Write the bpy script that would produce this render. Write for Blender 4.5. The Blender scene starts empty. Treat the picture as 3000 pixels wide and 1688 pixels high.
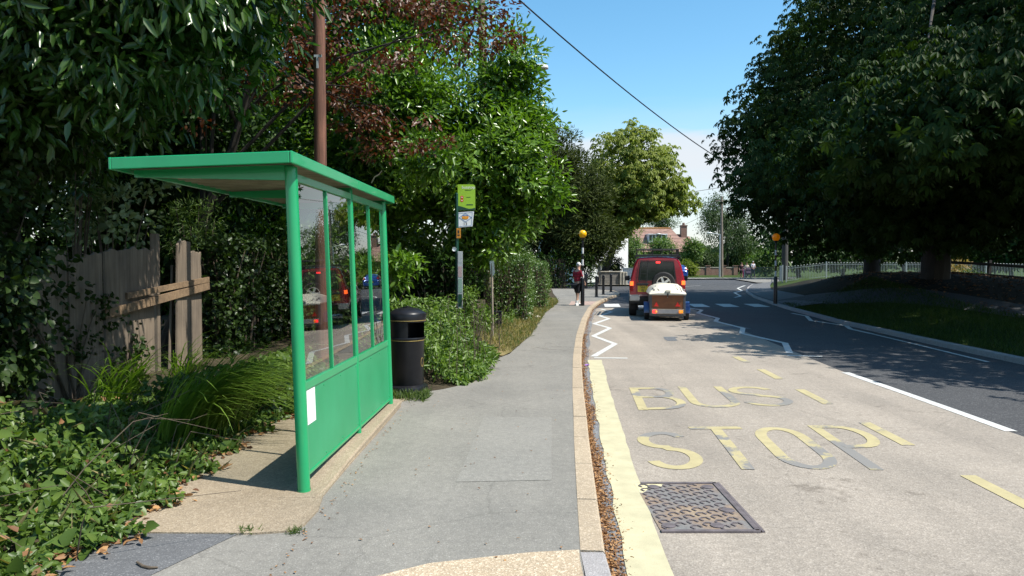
import bpy, bmesh, math, random
import numpy as np
from mathutils import Vector, Matrix, Euler
scene = bpy.context.scene
COL = scene.collection
R = math.radians

# ---------------------------------------------------------------- camera, sky, sun, exposure
F, CX, CY, HOR, CAMH = 2166.0, 1500.0, 844.0, 768.6, 1.75      # focal length etc. in photo pixels (3000 x 1688)
PITCH = math.atan((CY - HOR) / F)
cam_d = bpy.data.cameras.new('camera')
cam = bpy.data.objects.new('camera', cam_d)
COL.objects.link(cam)
cam_d.sensor_width = 36.0
cam_d.lens = 36.0 * F / 3000.0
cam_d.clip_start = 0.05
cam_d.clip_end = 3000
cam.location = (0, 0.055, CAMH)
cam.rotation_euler = (math.pi / 2 - PITCH, 0, 0)
scene.camera = cam

SUN_EL, SUN_AZ = R(57), math.atan2(0.92, -0.39)                 # azimuth measured from +Y towards +X
SUNV = Vector((math.sin(SUN_AZ) * math.cos(SUN_EL), math.cos(SUN_AZ) * math.cos(SUN_EL), math.sin(SUN_EL)))
sun_d = bpy.data.lights.new('sun', 'SUN')
sun_d.energy = 5.0
sun_d.angle = R(0.5)
sun_d.color = (1.0, 0.96, 0.88)
sun = bpy.data.objects.new('sun', sun_d)
COL.objects.link(sun)
sun.rotation_euler = SUNV.to_track_quat('Z', 'Y').to_euler()

world = bpy.data.worlds.new('World')
scene.world = world
world.use_nodes = True
wn, wl = world.node_tree.nodes, world.node_tree.links
wn.clear()
w_out = wn.new('ShaderNodeOutputWorld')
w_bg = wn.new('ShaderNodeBackground')
w_bg.inputs['Strength'].default_value = 0.07
sky = wn.new('ShaderNodeTexSky')
sky.sky_type = 'NISHITA'
sky.sun_disc = False
sky.sun_elevation = SUN_EL
sky.sun_rotation = SUN_AZ
sky.air_density = 1.0
sky.dust_density = 0.6
sky.ozone_density = 1.6
# a low bank of thin white cloud: noise and height above the horizon, both in world directions
tc = wn.new('ShaderNodeTexCoord')
sep = wn.new('ShaderNodeSeparateXYZ')
wl.new(tc.outputs['Generated'], sep.inputs[0])
mp = wn.new('ShaderNodeMapping')
mp.inputs['Scale'].default_value = (1.6, 1.6, 9.0)
wl.new(tc.outputs['Generated'], mp.inputs[0])
nz = wn.new('ShaderNodeTexNoise')
nz.inputs['Scale'].default_value = 2.2
nz.inputs['Detail'].default_value = 7
nz.inputs['Roughness'].default_value = 0.55
wl.new(mp.outputs[0], nz.inputs['Vector'])
zadd = wn.new('ShaderNodeMath'); zadd.operation = 'MULTIPLY_ADD'
wl.new(nz.outputs['Fac'], zadd.inputs[0]); zadd.inputs[1].default_value = 0.11
wl.new(sep.outputs['Z'], zadd.inputs[2])
ramp = wn.new('ShaderNodeValToRGB')
e = ramp.color_ramp.elements
e[0].position = 0.06; e[0].color = (0.62, 0.62, 0.62, 1)
e[1].position = 0.27; e[1].color = (0, 0, 0, 1)
el = e.new(0.13); el.color = (0.55, 0.55, 0.55, 1)
el = e.new(0.17); el.color = (0.95, 0.95, 0.95, 1)
el = e.new(0.205); el.color = (0.86, 0.86, 0.86, 1)
el = e.new(0.226); el.color = (0.16, 0.16, 0.16, 1)
wl.new(zadd.outputs[0], ramp.inputs[0])
wmix = wn.new('ShaderNodeMix'); wmix.data_type = 'RGBA'
wl.new(ramp.outputs['Color'], wmix.inputs['Factor'])
whsv = wn.new('ShaderNodeHueSaturation')
whsv.inputs['Saturation'].default_value = 1.25
whsv.inputs['Hue'].default_value = 0.485
whsv.inputs['Value'].default_value = 2.1
wl.new(sky.outputs[0], whsv.inputs['Color'])
wl.new(whsv.outputs[0], wmix.inputs['A'])
wmix.inputs['B'].default_value = (8.2, 8.6, 9.1, 1)
wl.new(wmix.outputs['Result'], w_bg.inputs['Color'])
wl.new(w_bg.outputs[0], w_out.inputs[0])

scene.view_settings.view_transform = 'Standard'
scene.view_settings.look = 'None'
scene.view_settings.exposure = 0.55
scene.view_settings.gamma = 1.0
scene.render.resolution_x, scene.render.resolution_y = 1024, 576
scene.cycles.max_bounces = 6
scene.cycles.diffuse_bounces = 2
scene.cycles.glossy_bounces = 3
scene.cycles.transmission_bounces = 4
scene.cycles.transparent_max_bounces = 12
scene.cycles.caustics_reflective = False
scene.cycles.caustics_refractive = False

# ---------------------------------------------------------------- measuring helpers (photo pixel -> place on the ground or at a depth)
_c, _s = math.cos(PITCH), math.sin(PITCH)
def ray(px, py):
    u, v = (px - CX) / F, (CY - py) / F
    return Vector((u, _c + v * _s, -_s + v * _c))
def G(px, py, z=0.0):
    d = ray(px, py)
    t = (z - CAMH) / d.z
    return Vector((d.x * t, d.y * t, z))
def P(px, py, Y):
    d = ray(px, py)
    t = Y / d.y
    return Vector((d.x * t, Y, CAMH + d.z * t))
K = 3000 / 2576.0
def PD(x, y, Y): return P(x * K, y * K, Y)
def GD(x, y, z=0.0): return G(x * K, y * K, z)

# ---------------------------------------------------------------- materials
def new_mat(name):
    m = bpy.data.materials.new(name)
    m.use_nodes = True
    nt = m.node_tree
    for n in list(nt.nodes):
        nt.nodes.remove(n)
    out = nt.nodes.new('ShaderNodeOutputMaterial')
    b = nt.nodes.new('ShaderNodeBsdfPrincipled')
    nt.links.new(b.outputs[0], out.inputs[0])
    return m, nt, b, out
def c4(c): return (c[0], c[1], c[2], 1.0)
def noise(nt, scale, detail=4, rough=0.55, vec=None, dist=0.0):
    n = nt.nodes.new('ShaderNodeTexNoise')
    n.inputs['Scale'].default_value = scale
    n.inputs['Detail'].default_value = detail
    n.inputs['Roughness'].default_value = rough
    n.inputs['Distortion'].default_value = dist
    if vec is not None: nt.links.new(vec, n.inputs['Vector'])
    return n
def coords(nt, scale=(1, 1, 1), which='Object'):
    t = nt.nodes.new('ShaderNodeTexCoord')
    m = nt.nodes.new('ShaderNodeMapping')
    m.inputs['Scale'].default_value = scale
    nt.links.new(t.outputs[which], m.inputs[0])
    return m.outputs[0]
def ramp2(nt, fac, stops):
    r = nt.nodes.new('ShaderNodeValToRGB')
    e = r.color_ramp.elements
    e[0].position, e[0].color = stops[0][0], c4(stops[0][1])
    e[1].position, e[1].color = stops[-1][0], c4(stops[-1][1])
    for p, c in stops[1:-1]:
        q = e.new(p); q.color = c4(c)
    nt.links.new(fac, r.inputs[0])
    return r.outputs['Color']
def mixc(nt, fac, a, b, mode='MIX'):
    m = nt.nodes.new('ShaderNodeMix'); m.data_type = 'RGBA'; m.blend_type = mode
    for v, k in ((fac, 'Factor'), (a, 'A'), (b, 'B')):
        if isinstance(v, (int, float)): m.inputs[k].default_value = v
        elif isinstance(v, tuple): m.inputs[k].default_value = c4(v)
        else: nt.links.new(v, m.inputs[k])
    return m.outputs['Result']
def bump(nt, b, h, strength=0.3, dist=0.02):
    n = nt.nodes.new('ShaderNodeBump')
    n.inputs['Strength'].default_value = strength
    n.inputs['Distance'].default_value = dist
    nt.links.new(h, n.inputs['Height'])
    nt.links.new(n.outputs[0], b.inputs['Normal'])
def plain(name, col, rough=0.5, metal=0.0, spec=0.5, var=0.12, scale=9.0, coat=0.0, emit=None, es=0.0, bmp=0.0):
    m, nt, b, out = new_mat(name)
    v = coords(nt)
    n = noise(nt, scale, 5, 0.6, v)
    lo = tuple(x * (1 - var) for x in col); hi = tuple(min(1, x * (1 + var)) for x in col)
    nt.links.new(ramp2(nt, n.outputs['Fac'], [(0.3, lo), (0.7, hi)]), b.inputs['Base Color'])
    b.inputs['Roughness'].default_value = rough
    b.inputs['Metallic'].default_value = metal
    b.inputs['Specular IOR Level'].default_value = spec
    b.inputs['Coat Weight'].default_value = coat
    if emit:
        b.inputs['Emission Color'].default_value = c4(emit)
        b.inputs['Emission Strength'].default_value = es
    if bmp: bump(nt, b, n.outputs['Fac'], bmp, 0.01)
    return m
def asphalt(name, base, chip, rough=0.9, scale=130.0, stain=0.12, chips=0.5, bmp=0.5, cracks=False, tracks=0.0):
    """aggregate: small stones in a binder, broad stains over it"""
    m, nt, b, out = new_mat(name)
    v = coords(nt)
    vo = nt.nodes.new('ShaderNodeTexVoronoi'); vo.inputs['Scale'].default_value = scale
    nt.links.new(v, vo.inputs['Vector'])
    sp = nt.nodes.new('ShaderNodeSeparateColor'); nt.links.new(vo.outputs['Color'], sp.inputs[0])
    col = ramp2(nt, sp.outputs[0], [(0.0, tuple(x * 0.82 for x in base)), (0.4, base), (1 - 0.5 * chips, base), (1.0, chip)])
    n1 = noise(nt, 0.9, 6, 0.6, v)
    lo = 1 - stain
    col = mixc(nt, 1.0, col, ramp2(nt, n1.outputs['Fac'], [(0.3, (lo, lo, lo)), (0.7, (1.06, 1.05, 1.04))]), 'MULTIPLY')
    n2 = noise(nt, 17.0, 5, 0.7, v)
    col = mixc(nt, 1.0, col, ramp2(nt, n2.outputs['Fac'], [(0.3, (0.86, 0.86, 0.87)), (0.65, (1.05, 1.05, 1.05))]), 'MULTIPLY')
    if tracks:
        vt = coords(nt, (1.3, .07, 1)); n4 = noise(nt, 1.0, 4, 0.55, vt)
        col = mixc(nt, 1.0, col, ramp2(nt, n4.outputs['Fac'], [(0.35, (1 - tracks,) * 3), (0.6, (1.05, 1.045, 1.04))]), 'MULTIPLY')
        n5 = noise(nt, 0.55, 3, 0.5, v); n6 = noise(nt, 5.5, 4, 0.6, v)
        ad = nt.nodes.new('ShaderNodeMath'); ad.operation = 'MULTIPLY'; nt.links.new(n5.outputs['Fac'], ad.inputs[0]); nt.links.new(n6.outputs['Fac'], ad.inputs[1])
        col = mixc(nt, 1.0, col, ramp2(nt, ad.outputs[0], [(0.34, (1, 1, 1)), (0.42, (.70, .69, .68))]), 'MULTIPLY')
    if cracks:
        vv = nt.nodes.new('ShaderNodeTexVoronoi'); vv.feature = 'DISTANCE_TO_EDGE'; vv.inputs['Scale'].default_value = 0.42
        nd = noise(nt, 3.0, 5, 0.7, v)
        mv = nt.nodes.new('ShaderNodeMix'); mv.data_type = 'VECTOR'; mv.inputs['Factor'].default_value = 0.16
        nt.links.new(v, mv.inputs['A']); nt.links.new(nd.outputs['Color'], mv.inputs['B'])
        nt.links.new(mv.outputs['Result'], vv.inputs['Vector'])
        col = mixc(nt, 1.0, col, ramp2(nt, vv.outputs['Distance'], [(0.0, (0.82, 0.82, 0.82)), (0.003, (1, 1, 1))]), 'MULTIPLY')
    nt.links.new(col, b.inputs['Base Color'])
    b.inputs['Roughness'].default_value = rough
    b.inputs['Specular IOR Level'].default_value = 0.3
    bump(nt, b, vo.outputs['Distance'], bmp, 0.004)
    return m
def worn_paint(name, col, under, wear=0.45, scale=14.0, rough=0.75, patch=None):
    """road paint that has flaked: noise cuts show the surface below; patch = (colour, amount) for broad grey repairs"""
    m, nt, b, out = new_mat(name)
    v = coords(nt)
    n = noise(nt, scale, 8, 0.72, v)
    n2 = noise(nt, 2.6, 5, 0.6, v)
    add = nt.nodes.new('ShaderNodeMath'); add.operation = 'MULTIPLY_ADD'
    nt.links.new(n2.outputs['Fac'], add.inputs[0]); add.inputs[1].default_value = 0.9
    nt.links.new(n.outputs['Fac'], add.inputs[2])
    c1 = 0.95 - 0.45 + wear * 0.4
    f = ramp2(nt, add.outputs[0], [(c1 - 0.05, (0, 0, 0)), (c1 + 0.05, (1, 1, 1))])
    n3 = noise(nt, 6.0, 4, 0.6, v)
    pc = ramp2(nt, n3.outputs['Fac'], [(0.3, tuple(x * 0.86 for x in col)), (0.7, tuple(min(1, x * 1.08) for x in col))])
    fine = noise(nt, 120.0, 3, 0.7, v)
    pc = mixc(nt, 1.0, pc, ramp2(nt, fine.outputs['Fac'], [(0.3, (0.85, 0.85, 0.85)), (0.7, (1.05, 1.05, 1.05))]), 'MULTIPLY')
    cc = mixc(nt, f, under, pc)
    if patch:
        n4 = noise(nt, 1.15, 3, 0.5, v)
        n5 = nt.nodes.new('ShaderNodeMath'); n5.operation = 'MULTIPLY_ADD'
        nt.links.new(n.outputs['Fac'], n5.inputs[0]); n5.inputs[1].default_value = 0.25
        nt.links.new(n4.outputs['Fac'], n5.inputs[2])
        cc = mixc(nt, ramp2(nt, n5.outputs[0], [(patch[1] - 0.02, (0, 0, 0)), (patch[1] + 0.02, (1, 1, 1))]), cc, patch[0])
    nt.links.new(cc, b.inputs['Base Color'])
    b.inputs['Roughness'].default_value = rough
    return m
def leaf_mat(name, dark, light, rough=0.45, trans=0.28, spec=0.5, tr_col=None):
    m, nt, b, out = new_mat(name)
    a = nt.nodes.new('ShaderNodeAttribute'); a.attribute_name = 'tint'
    col = ramp2(nt, a.outputs['Fac'], [(0.0, dark), (1.0, light)])
    nt.links.new(col, b.inputs['Base Color'])
    b.inputs['Roughness'].default_value = rough
    b.inputs['Specular IOR Level'].default_value = spec
    t = nt.nodes.new('ShaderNodeBsdfTranslucent')
    tcol = mixc(nt, 1.0, col, tr_col or (1.5, 1.7, 0.5), 'MULTIPLY')
    nt.links.new(tcol, t.inputs['Color'])
    mx = nt.nodes.new('ShaderNodeMixShader'); mx.inputs[0].default_value = trans
    nt.links.new(b.outputs[0], mx.inputs[1]); nt.links.new(t.outputs[0], mx.inputs[2])
    nt.links.new(mx.outputs[0], out.inputs[0])
    return m
def glass_mat(name, tint=(0.9, 0.95, 0.93), refl=1.1, rough=0.0):
    m = bpy.data.materials.new(name); m.use_nodes = True
    nt = m.node_tree
    for n in list(nt.nodes): nt.nodes.remove(n)
    out = nt.nodes.new('ShaderNodeOutputMaterial')
    tr = nt.nodes.new('ShaderNodeBsdfTransparent'); tr.inputs[0].default_value = c4(tint)
    gl = nt.nodes.new('ShaderNodeBsdfGlossy'); gl.inputs['Roughness'].default_value = rough
    lw = nt.nodes.new('ShaderNodeLayerWeight'); lw.inputs['Blend'].default_value = 0.5
    pw = nt.nodes.new('ShaderNodeMath'); pw.operation = 'POWER'; nt.links.new(lw.outputs['Facing'], pw.inputs[0]); pw.inputs[1].default_value = 4.2
    mu = nt.nodes.new('ShaderNodeMath'); mu.operation = 'MULTIPLY_ADD'; mu.use_clamp = True
    nt.links.new(pw.outputs[0], mu.inputs[0]); mu.inputs[1].default_value = refl; mu.inputs[2].default_value = 0.10
    mx = nt.nodes.new('ShaderNodeMixShader')
    nt.links.new(mu.outputs[0], mx.inputs[0]); nt.links.new(tr.outputs[0], mx.inputs[1]); nt.links.new(gl.outputs[0], mx.inputs[2])
    nt.links.new(mx.outputs[0], out.inputs[0])
    return m
def wood_mat(name, dark, light, along=(1, 1, 0.08), scale=26, rough=0.85):
    m, nt, b, out = new_mat(name)
    v = coords(nt, along)
    n = noise(nt, scale, 6, 0.65, v, 0.6)
    v2 = coords(nt)
    n2 = noise(nt, 1.7, 4, 0.6, v2)
    col = ramp2(nt, n.outputs['Fac'], [(0.25, dark), (0.7, light)])
    col = mixc(nt, 1.0, col, ramp2(nt, n2.outputs['Fac'], [(0.3, (0.7, 0.7, 0.72)), (0.7, (1.1, 1.08, 1.05))]), 'MULTIPLY')
    nt.links.new(col, b.inputs['Base Color'])
    b.inputs['Roughness'].default_value = rough
    bump(nt, b, n.outputs['Fac'], 0.5, 0.01)
    return m
def brick_mat(name, c1, c2, mortar, scale=4.0, bw=0.5, rh=0.25, ms=0.02, off=0.5, vec_scale=(1, 1, 1), rot=None, bmp=0.4):
    m, nt, b, out = new_mat(name)
    t = nt.nodes.new('ShaderNodeTexCoord'); mpn = nt.nodes.new('ShaderNodeMapping')
    mpn.inputs['Scale'].default_value = vec_scale
    if rot: mpn.inputs['Rotation'].default_value = rot
    nt.links.new(t.outputs['Object'], mpn.inputs[0])
    br = nt.nodes.new('ShaderNodeTexBrick')
    br.offset = off
    br.inputs['Color1'].default_value = c4(c1); br.inputs['Color2'].default_value = c4(c2); br.inputs['Mortar'].default_value = c4(mortar)
    br.inputs['Scale'].default_value = scale; br.inputs['Brick Width'].default_value = bw; br.inputs['Row Height'].default_value = rh
    br.inputs['Mortar Size'].default_value = ms
    nt.links.new(mpn.outputs[0], br.inputs['Vector'])
    n = noise(nt, 3.0, 5, 0.65, t.outputs['Object'])
    col = mixc(nt, 1.0, br.outputs['Color'], ramp2(nt, n.outputs['Fac'], [(0.3, (0.75, 0.75, 0.75)), (0.7, (1.12, 1.1, 1.08))]), 'MULTIPLY')
    nt.links.new(col, b.inputs['Base Color'])
    b.inputs['Roughness'].default_value = 0.85
    bump(nt, b, br.outputs['Fac'], -bmp, 0.02)
    return m
def ground_mat(name, stops, scale=2.5, fine=60.0, rough=0.95):
    m, nt, b, out = new_mat(name)
    v = coords(nt)
    n = noise(nt, scale, 8, 0.7, v)
    f = noise(nt, fine, 4, 0.7, v)
    col = ramp2(nt, n.outputs['Fac'], stops)
    col = mixc(nt, 1.0, col, ramp2(nt, f.outputs['Fac'], [(0.3, (0.6, 0.6, 0.6)), (0.7, (1.2, 1.2, 1.2))]), 'MULTIPLY')
    nt.links.new(col, b.inputs['Base Color'])
    b.inputs['Roughness'].default_value = rough
    b.inputs['Specular IOR Level'].default_value = 0.15
    bump(nt, b, f.outputs['Fac'], 0.8, 0.03)
    return m

# ---------------------------------------------------------------- mesh builder
class MB:
    def __init__(s): s.v, s.f, s.m, s.T = [], [], [], None
    def add(s, vs, fs, mi=0):
        o = len(s.v)
        if s.T is not None: vs = [s.T @ Vector(p) for p in vs]
        s.v += [tuple(p) for p in vs]
        s.f += [tuple(i + o for i in f) for f in fs]
        s.m += [mi] * len(fs)
        return s
    def box(s, x0, x1, y0, y1, z0, z1, mi=0):
        vs = [(x, y, z) for z in (z0, z1) for y in (y0, y1) for x in (x0, x1)]
        return s.add(vs, [(0, 2, 3, 1), (4, 5, 7, 6), (0, 1, 5, 4), (2, 6, 7, 3), (0, 4, 6, 2), (1, 3, 7, 5)], mi)
    def bar(s, a, b, w, h=None, up=(0, 0, 1), mi=0):
        a, b = Vector(a), Vector(b); h = h or w
        d = (b - a).normalized(); u = Vector(up)
        x = d.cross(u)
        if x.length < 1e-4: x = d.cross(Vector((1, 0, 0)))
        x.normalize(); u = x.cross(d)
        vs = [p + x * (sx * w / 2) + u * (sz * h / 2) for p in (a, b) for sx, sz in ((-1, -1), (1, -1), (1, 1), (-1, 1))]
        return s.add(vs, [(3, 2, 1, 0), (4, 5, 6, 7), (0, 1, 5, 4), (1, 2, 6, 5), (2, 3, 7, 6), (3, 0, 4, 7)], mi)
    def tube(s, pts, rad, n=8, mi=0, cap=True):
        pts = [Vector(p) for p in pts]
        if isinstance(rad, (int, float)): rad = [rad] * len(pts)
        vs, fs = [], []
        u = None
        for i, p in enumerate(pts):
            d = (pts[min(i + 1, len(pts) - 1)] - pts[max(i - 1, 0)]).normalized()
            if u is None:
                u = d.cross(Vector((0, 0, 1)))
                if u.length < 1e-3: u = d.cross(Vector((1, 0, 0)))
            u = (u - d * u.dot(d)).normalized()
            w = d.cross(u)
            for k in range(n):
                a = 2 * math.pi * k / n
                vs.append(p + (u * math.cos(a) + w * math.sin(a)) * rad[i])
        for i in range(len(pts) - 1):
            for k in range(n):
                fs.append((i * n + k, i * n + (k + 1) % n, (i + 1) * n + (k + 1) % n, (i + 1) * n + k))
        if cap:
            fs.append(tuple(range(n))[::-1]); fs.append(tuple(range((len(pts) - 1) * n, len(pts) * n)))
        return s.add(vs, fs, mi)
    def lathe(s, prof, n=24, c=(0, 0, 0), axis='z', mi=0, a0=0.0, a1=2 * math.pi, closed=True):
        c = Vector(c); vs, fs = [], []
        m = n if closed else n + 1
        for r, h in prof:
            for k in range(m):
                a = a0 + (a1 - a0) * k / n
                q = (r * math.cos(a), r * math.sin(a), h)
                if axis == 'x': q = (h, q[0], q[1])
                elif axis == 'y': q = (q[0], h, q[1])
                vs.append(c + Vector(q))
        for i in range(len(prof) - 1):
            for k in range(n):
                k2 = (k + 1) % m
                fs.append((i * m + k, i * m + k2, (i + 1) * m + k2, (i + 1) * m + k))
        return s.add(vs, fs, mi)
    def disc(s, c, r, n=24, axis='y', mi=0):
        return s.lathe([(r, 0), (1e-4, 0)], n, c, axis, mi)
    def ell(s, c, r, nu=16, nv=10, mi=0):
        r = (r, r, r) if isinstance(r, (int, float)) else r
        vs, fs = [], []
        for j in range(nv + 1):
            t = math.pi * j / nv
            for k in range(nu):
                a = 2 * math.pi * k / nu
                vs.append((c[0] + r[0] * math.sin(t) * math.cos(a), c[1] + r[1] * math.sin(t) * math.sin(a), c[2] + r[2] * math.cos(t)))
        for j in range(nv):
            for k in range(nu):
                fs.append((j * nu + k, (j + 1) * nu + k, (j + 1) * nu + (k + 1) % nu, j * nu + (k + 1) % nu))
        return s.add(vs, fs, mi)
    def loft(s, rings, mi=0, cap=True, close=True):
        n = len(rings[0]); vs = [p for r in rings for p in r]; fs = []
        for i in range(len(rings) - 1):
            for k in range(n if close else n - 1):
                fs.append((i * n + k, i * n + (k + 1) % n, (i + 1) * n + (k + 1) % n, (i + 1) * n + k))
        if cap:
            fs.append(tuple(range(n))[::-1]); fs.append(tuple(range((len(rings) - 1) * n, len(rings) * n)))
        return s.add(vs, fs, mi)
    def prism(s, poly, vec, mi=0):
        n = len(poly); vec = Vector(vec)
        vs = [Vector(p) for p in poly] + [Vector(p) + vec for p in poly]
        fs = [tuple(range(n))[::-1], tuple(range(n, 2 * n))] + [(k, (k + 1) % n, n + (k + 1) % n, n + k) for k in range(n)]
        return s.add(vs, fs, mi)
    def ribbon(s, pts, w, z, mi=0):
        """flat strip with mitred joints along 2-D points"""
        pts = [Vector((p[0], p[1])) for p in pts]; vs = []
        for i, p in enumerate(pts):
            d0 = (p - pts[i - 1]).normalized() if i else (pts[1] - p).normalized()
            d1 = (pts[i + 1] - p).normalized() if i < len(pts) - 1 else d0
            t = (d0 + d1)
            t = t.normalized() if t.length > 1e-3 else d0
            nrm = Vector((-t.y, t.x)); k = max(0.35, nrm.dot(Vector((-d0.y, d0.x))))
            q = nrm * (w / 2 / k)
            vs += [(p.x + q.x, p.y + q.y, z), (p.x - q.x, p.y - q.y, z)]
        fs = [(2 * i, 2 * i + 1, 2 * i + 3, 2 * i + 2) for i in range(len(pts) - 1)]
        return s.add(vs, fs, mi)
    def strip(s, L, Rr, z, mi=0):
        """sheet between two lists of points of equal length; z number or function"""
        zf = z if callable(z) else (lambda x, y: z)
        n = len(L); vs = []
        for a, b in zip(L, Rr): vs += [(a[0], a[1], zf(a[0], a[1])), (b[0], b[1], zf(b[0], b[1]))]
        return s.add(vs, [(2 * i, 2 * i + 1, 2 * i + 3, 2 * i + 2) for i in range(n - 1)], mi)
    def mesh(s, name):
        me = bpy.data.meshes.new(name); me.from_pydata(s.v, [], s.f); me.update()
        return me
def obj(name, mb, mats, parent=None, smooth=True, bevel=0.0, angle=35, loc=None):
    if isinstance(mb, MB):
        me = mb.mesh(name); mi = mb.m
    else: me, mi = mb, None
    if not isinstance(mats, (list, tuple)): mats = [mats]
    for m in mats: me.materials.append(m)
    if mi and len(mats) > 1: me.polygons.foreach_set('material_index', mi)
    bm = bmesh.new(); bm.from_mesh(me)
    bmesh.ops.recalc_face_normals(bm, faces=bm.faces[:])
    if smooth:
        for f in bm.faces: f.smooth = True
        for ed in bm.edges:
            if len(ed.link_faces) == 2 and ed.calc_face_angle(0) > R(angle): ed.smooth = False
    bm.to_mesh(me); bm.free()
    o = bpy.data.objects.new(name, me); COL.objects.link(o)
    if loc is not None: o.location = loc
    if parent is not None: o.parent = parent
    if bevel:
        b = o.modifiers.new('bevel', 'BEVEL'); b.width = bevel; b.segments = 2; b.limit_method = 'ANGLE'; b.angle_limit = R(40)
    return o
def tag(o, label, cat, group=None):
    o['label'] = label; o['category'] = cat
    if group: o['group'] = group
    return o
def thing(name, label, cat, loc=(0, 0, 0), rotz=0.0, group=None):
    o = bpy.data.objects.new(name, None); COL.objects.link(o)
    o.empty_display_size = 0.2; o.location = loc; o.rotation_euler = (0, 0, rotz)
    return tag(o, label, cat, group)
def struct(name, mb, m, smooth=False):
    o = obj(name, mb, m, None, smooth); o['kind'] = 'structure'; return o
def stuff(o): o['kind'] = 'stuff'; return o
def dup(root, loc=None, rotz=None, label=None, group=None):
    r = root.copy(); COL.objects.link(r)
    if loc is not None: r.location = loc
    if rotz is not None: r.rotation_euler = (0, 0, rotz)
    if label: r['label'] = label
    if group: r['group'] = group
    for ch in list(root.children):
        c = ch.copy(); COL.objects.link(c); c.parent = r
        for g in list(ch.children):
            d = g.copy(); COL.objects.link(d); d.parent = c
    return r
def text_mesh(body, size, extrude=0.0):
    cu = bpy.data.curves.new('lettering', 'FONT')
    cu.body = body; cu.size = size; cu.align_x = 'CENTER'; cu.align_y = 'CENTER'; cu.extrude = extrude; cu.resolution_u = 3
    o = bpy.data.objects.new('lettering', cu); COL.objects.link(o)
    dg = bpy.context.evaluated_depsgraph_get(); dg.update()
    me = bpy.data.meshes.new_from_object(o.evaluated_get(dg), depsgraph=dg)
    bpy.data.objects.remove(o); bpy.data.curves.remove(cu)
    return me
def put(o, loc, rot):
    o.location = loc; o.rotation_euler = rot; return o

# ---------------------------------------------------------------- leaves
class Leaves:
    """many single leaves gathered into one mesh: six-point blades folded along the midrib, each with its own tint"""
    def __init__(s): s.a = []
    def add(s, Pt, D, N, L, W, tint, fold=0.18, curl=0.12, wide=0.45):
        Pt = np.asarray(Pt, float); n = len(Pt)
        if not n: return
        D = D / (np.linalg.norm(D, axis=1, keepdims=True) + 1e-9)
        S = np.cross(D, N); S /= (np.linalg.norm(S, axis=1, keepdims=True) + 1e-9)
        N = np.cross(S, D)
        L = np.broadcast_to(L, n)[:, None]; W = np.broadcast_to(W, n)[:, None]
        b = Pt; t = Pt + D * L - N * L * curl
        l1 = Pt + D * L * wide * 0.62 + S * W * 0.46 + N * W * fold
        l2 = Pt + D * L * (wide * 0.62 + 0.36) + S * W * 0.4 + N * (W * fold - L * curl * 0.5)
        r1 = Pt + D * L * wide * 0.62 - S * W * 0.46 + N * W * fold
        r2 = Pt + D * L * (wide * 0.62 + 0.36) - S * W * 0.4 + N * (W * fold - L * curl * 0.5)
        s.a.append((np.stack([b, r1, r2, t, l2, l1], 1), np.broadcast_to(tint, n).astype(float)))
    def build(s, name, m, parent=None):
        V = np.concatenate([a[0] for a in s.a]); T = np.concatenate([a[1] for a in s.a])
        n = len(V)
        me = bpy.data.meshes.new(name)
        me.vertices.add(n * 6); me.vertices.foreach_set('co', V.reshape(-1).astype(np.float32))
        idx = np.array([0, 1, 2, 3, 0, 3, 4, 5])[None] + (np.arange(n) * 6)[:, None]
        me.loops.add(n * 8); me.loops.foreach_set('vertex_index', idx.reshape(-1).astype(np.int32))
        me.polygons.add(n * 2); me.polygons.foreach_set('loop_start', (np.arange(n * 2) * 4).astype(np.int32))
        me.update(calc_edges=True)
        at = me.attributes.new('tint', 'FLOAT', 'FACE')
        at.data.foreach_set('value', np.clip(np.repeat(T, 2), 0, 1).astype(np.float32))
        me.materials.append(m)
        o = bpy.data.objects.new(name, me); COL.objects.link(o)
        if parent is not None: o.parent = parent
        return o
def unit(a): return a / (np.linalg.norm(a, axis=-1, keepdims=True) + 1e-9)
def rdir(rng, n): return unit(rng.normal(size=(n, 3)))
def lobes_pts(rng, lobes, M, lo=0.55, hi=1.0, keep=None, jitter=0.0):
    """points in the outer shell of a union of ellipsoids; also the outward direction"""
    w = np.array([np.prod(l[1]) ** (2 / 3) for l in lobes]); w /= w.sum()
    P_, O_ = [], []
    tries = 0
    while len(P_) < M and tries < 60:
        tries += 1
        k = rng.choice(len(lobes), size=M * 2, p=w)
        c = np.array([l[0] for l in lobes])[k]; r = np.array([l[1] for l in lobes])[k]
        d = rdir(rng, M * 2)
        u = lo + (hi - lo) * rng.random((M * 2, 1)) ** 0.6
        p = c + d * r * u + rng.normal(size=(M * 2, 3)) * jitter
        o = unit(d / r)
        ok = np.ones(M * 2, bool) if keep is None else keep(p)
        for a, b in zip(p[ok], o[ok]):
            P_.append(a); O_.append(b)
            if len(P_) >= M: break
    return np.array(P_), np.array(O_)
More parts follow.
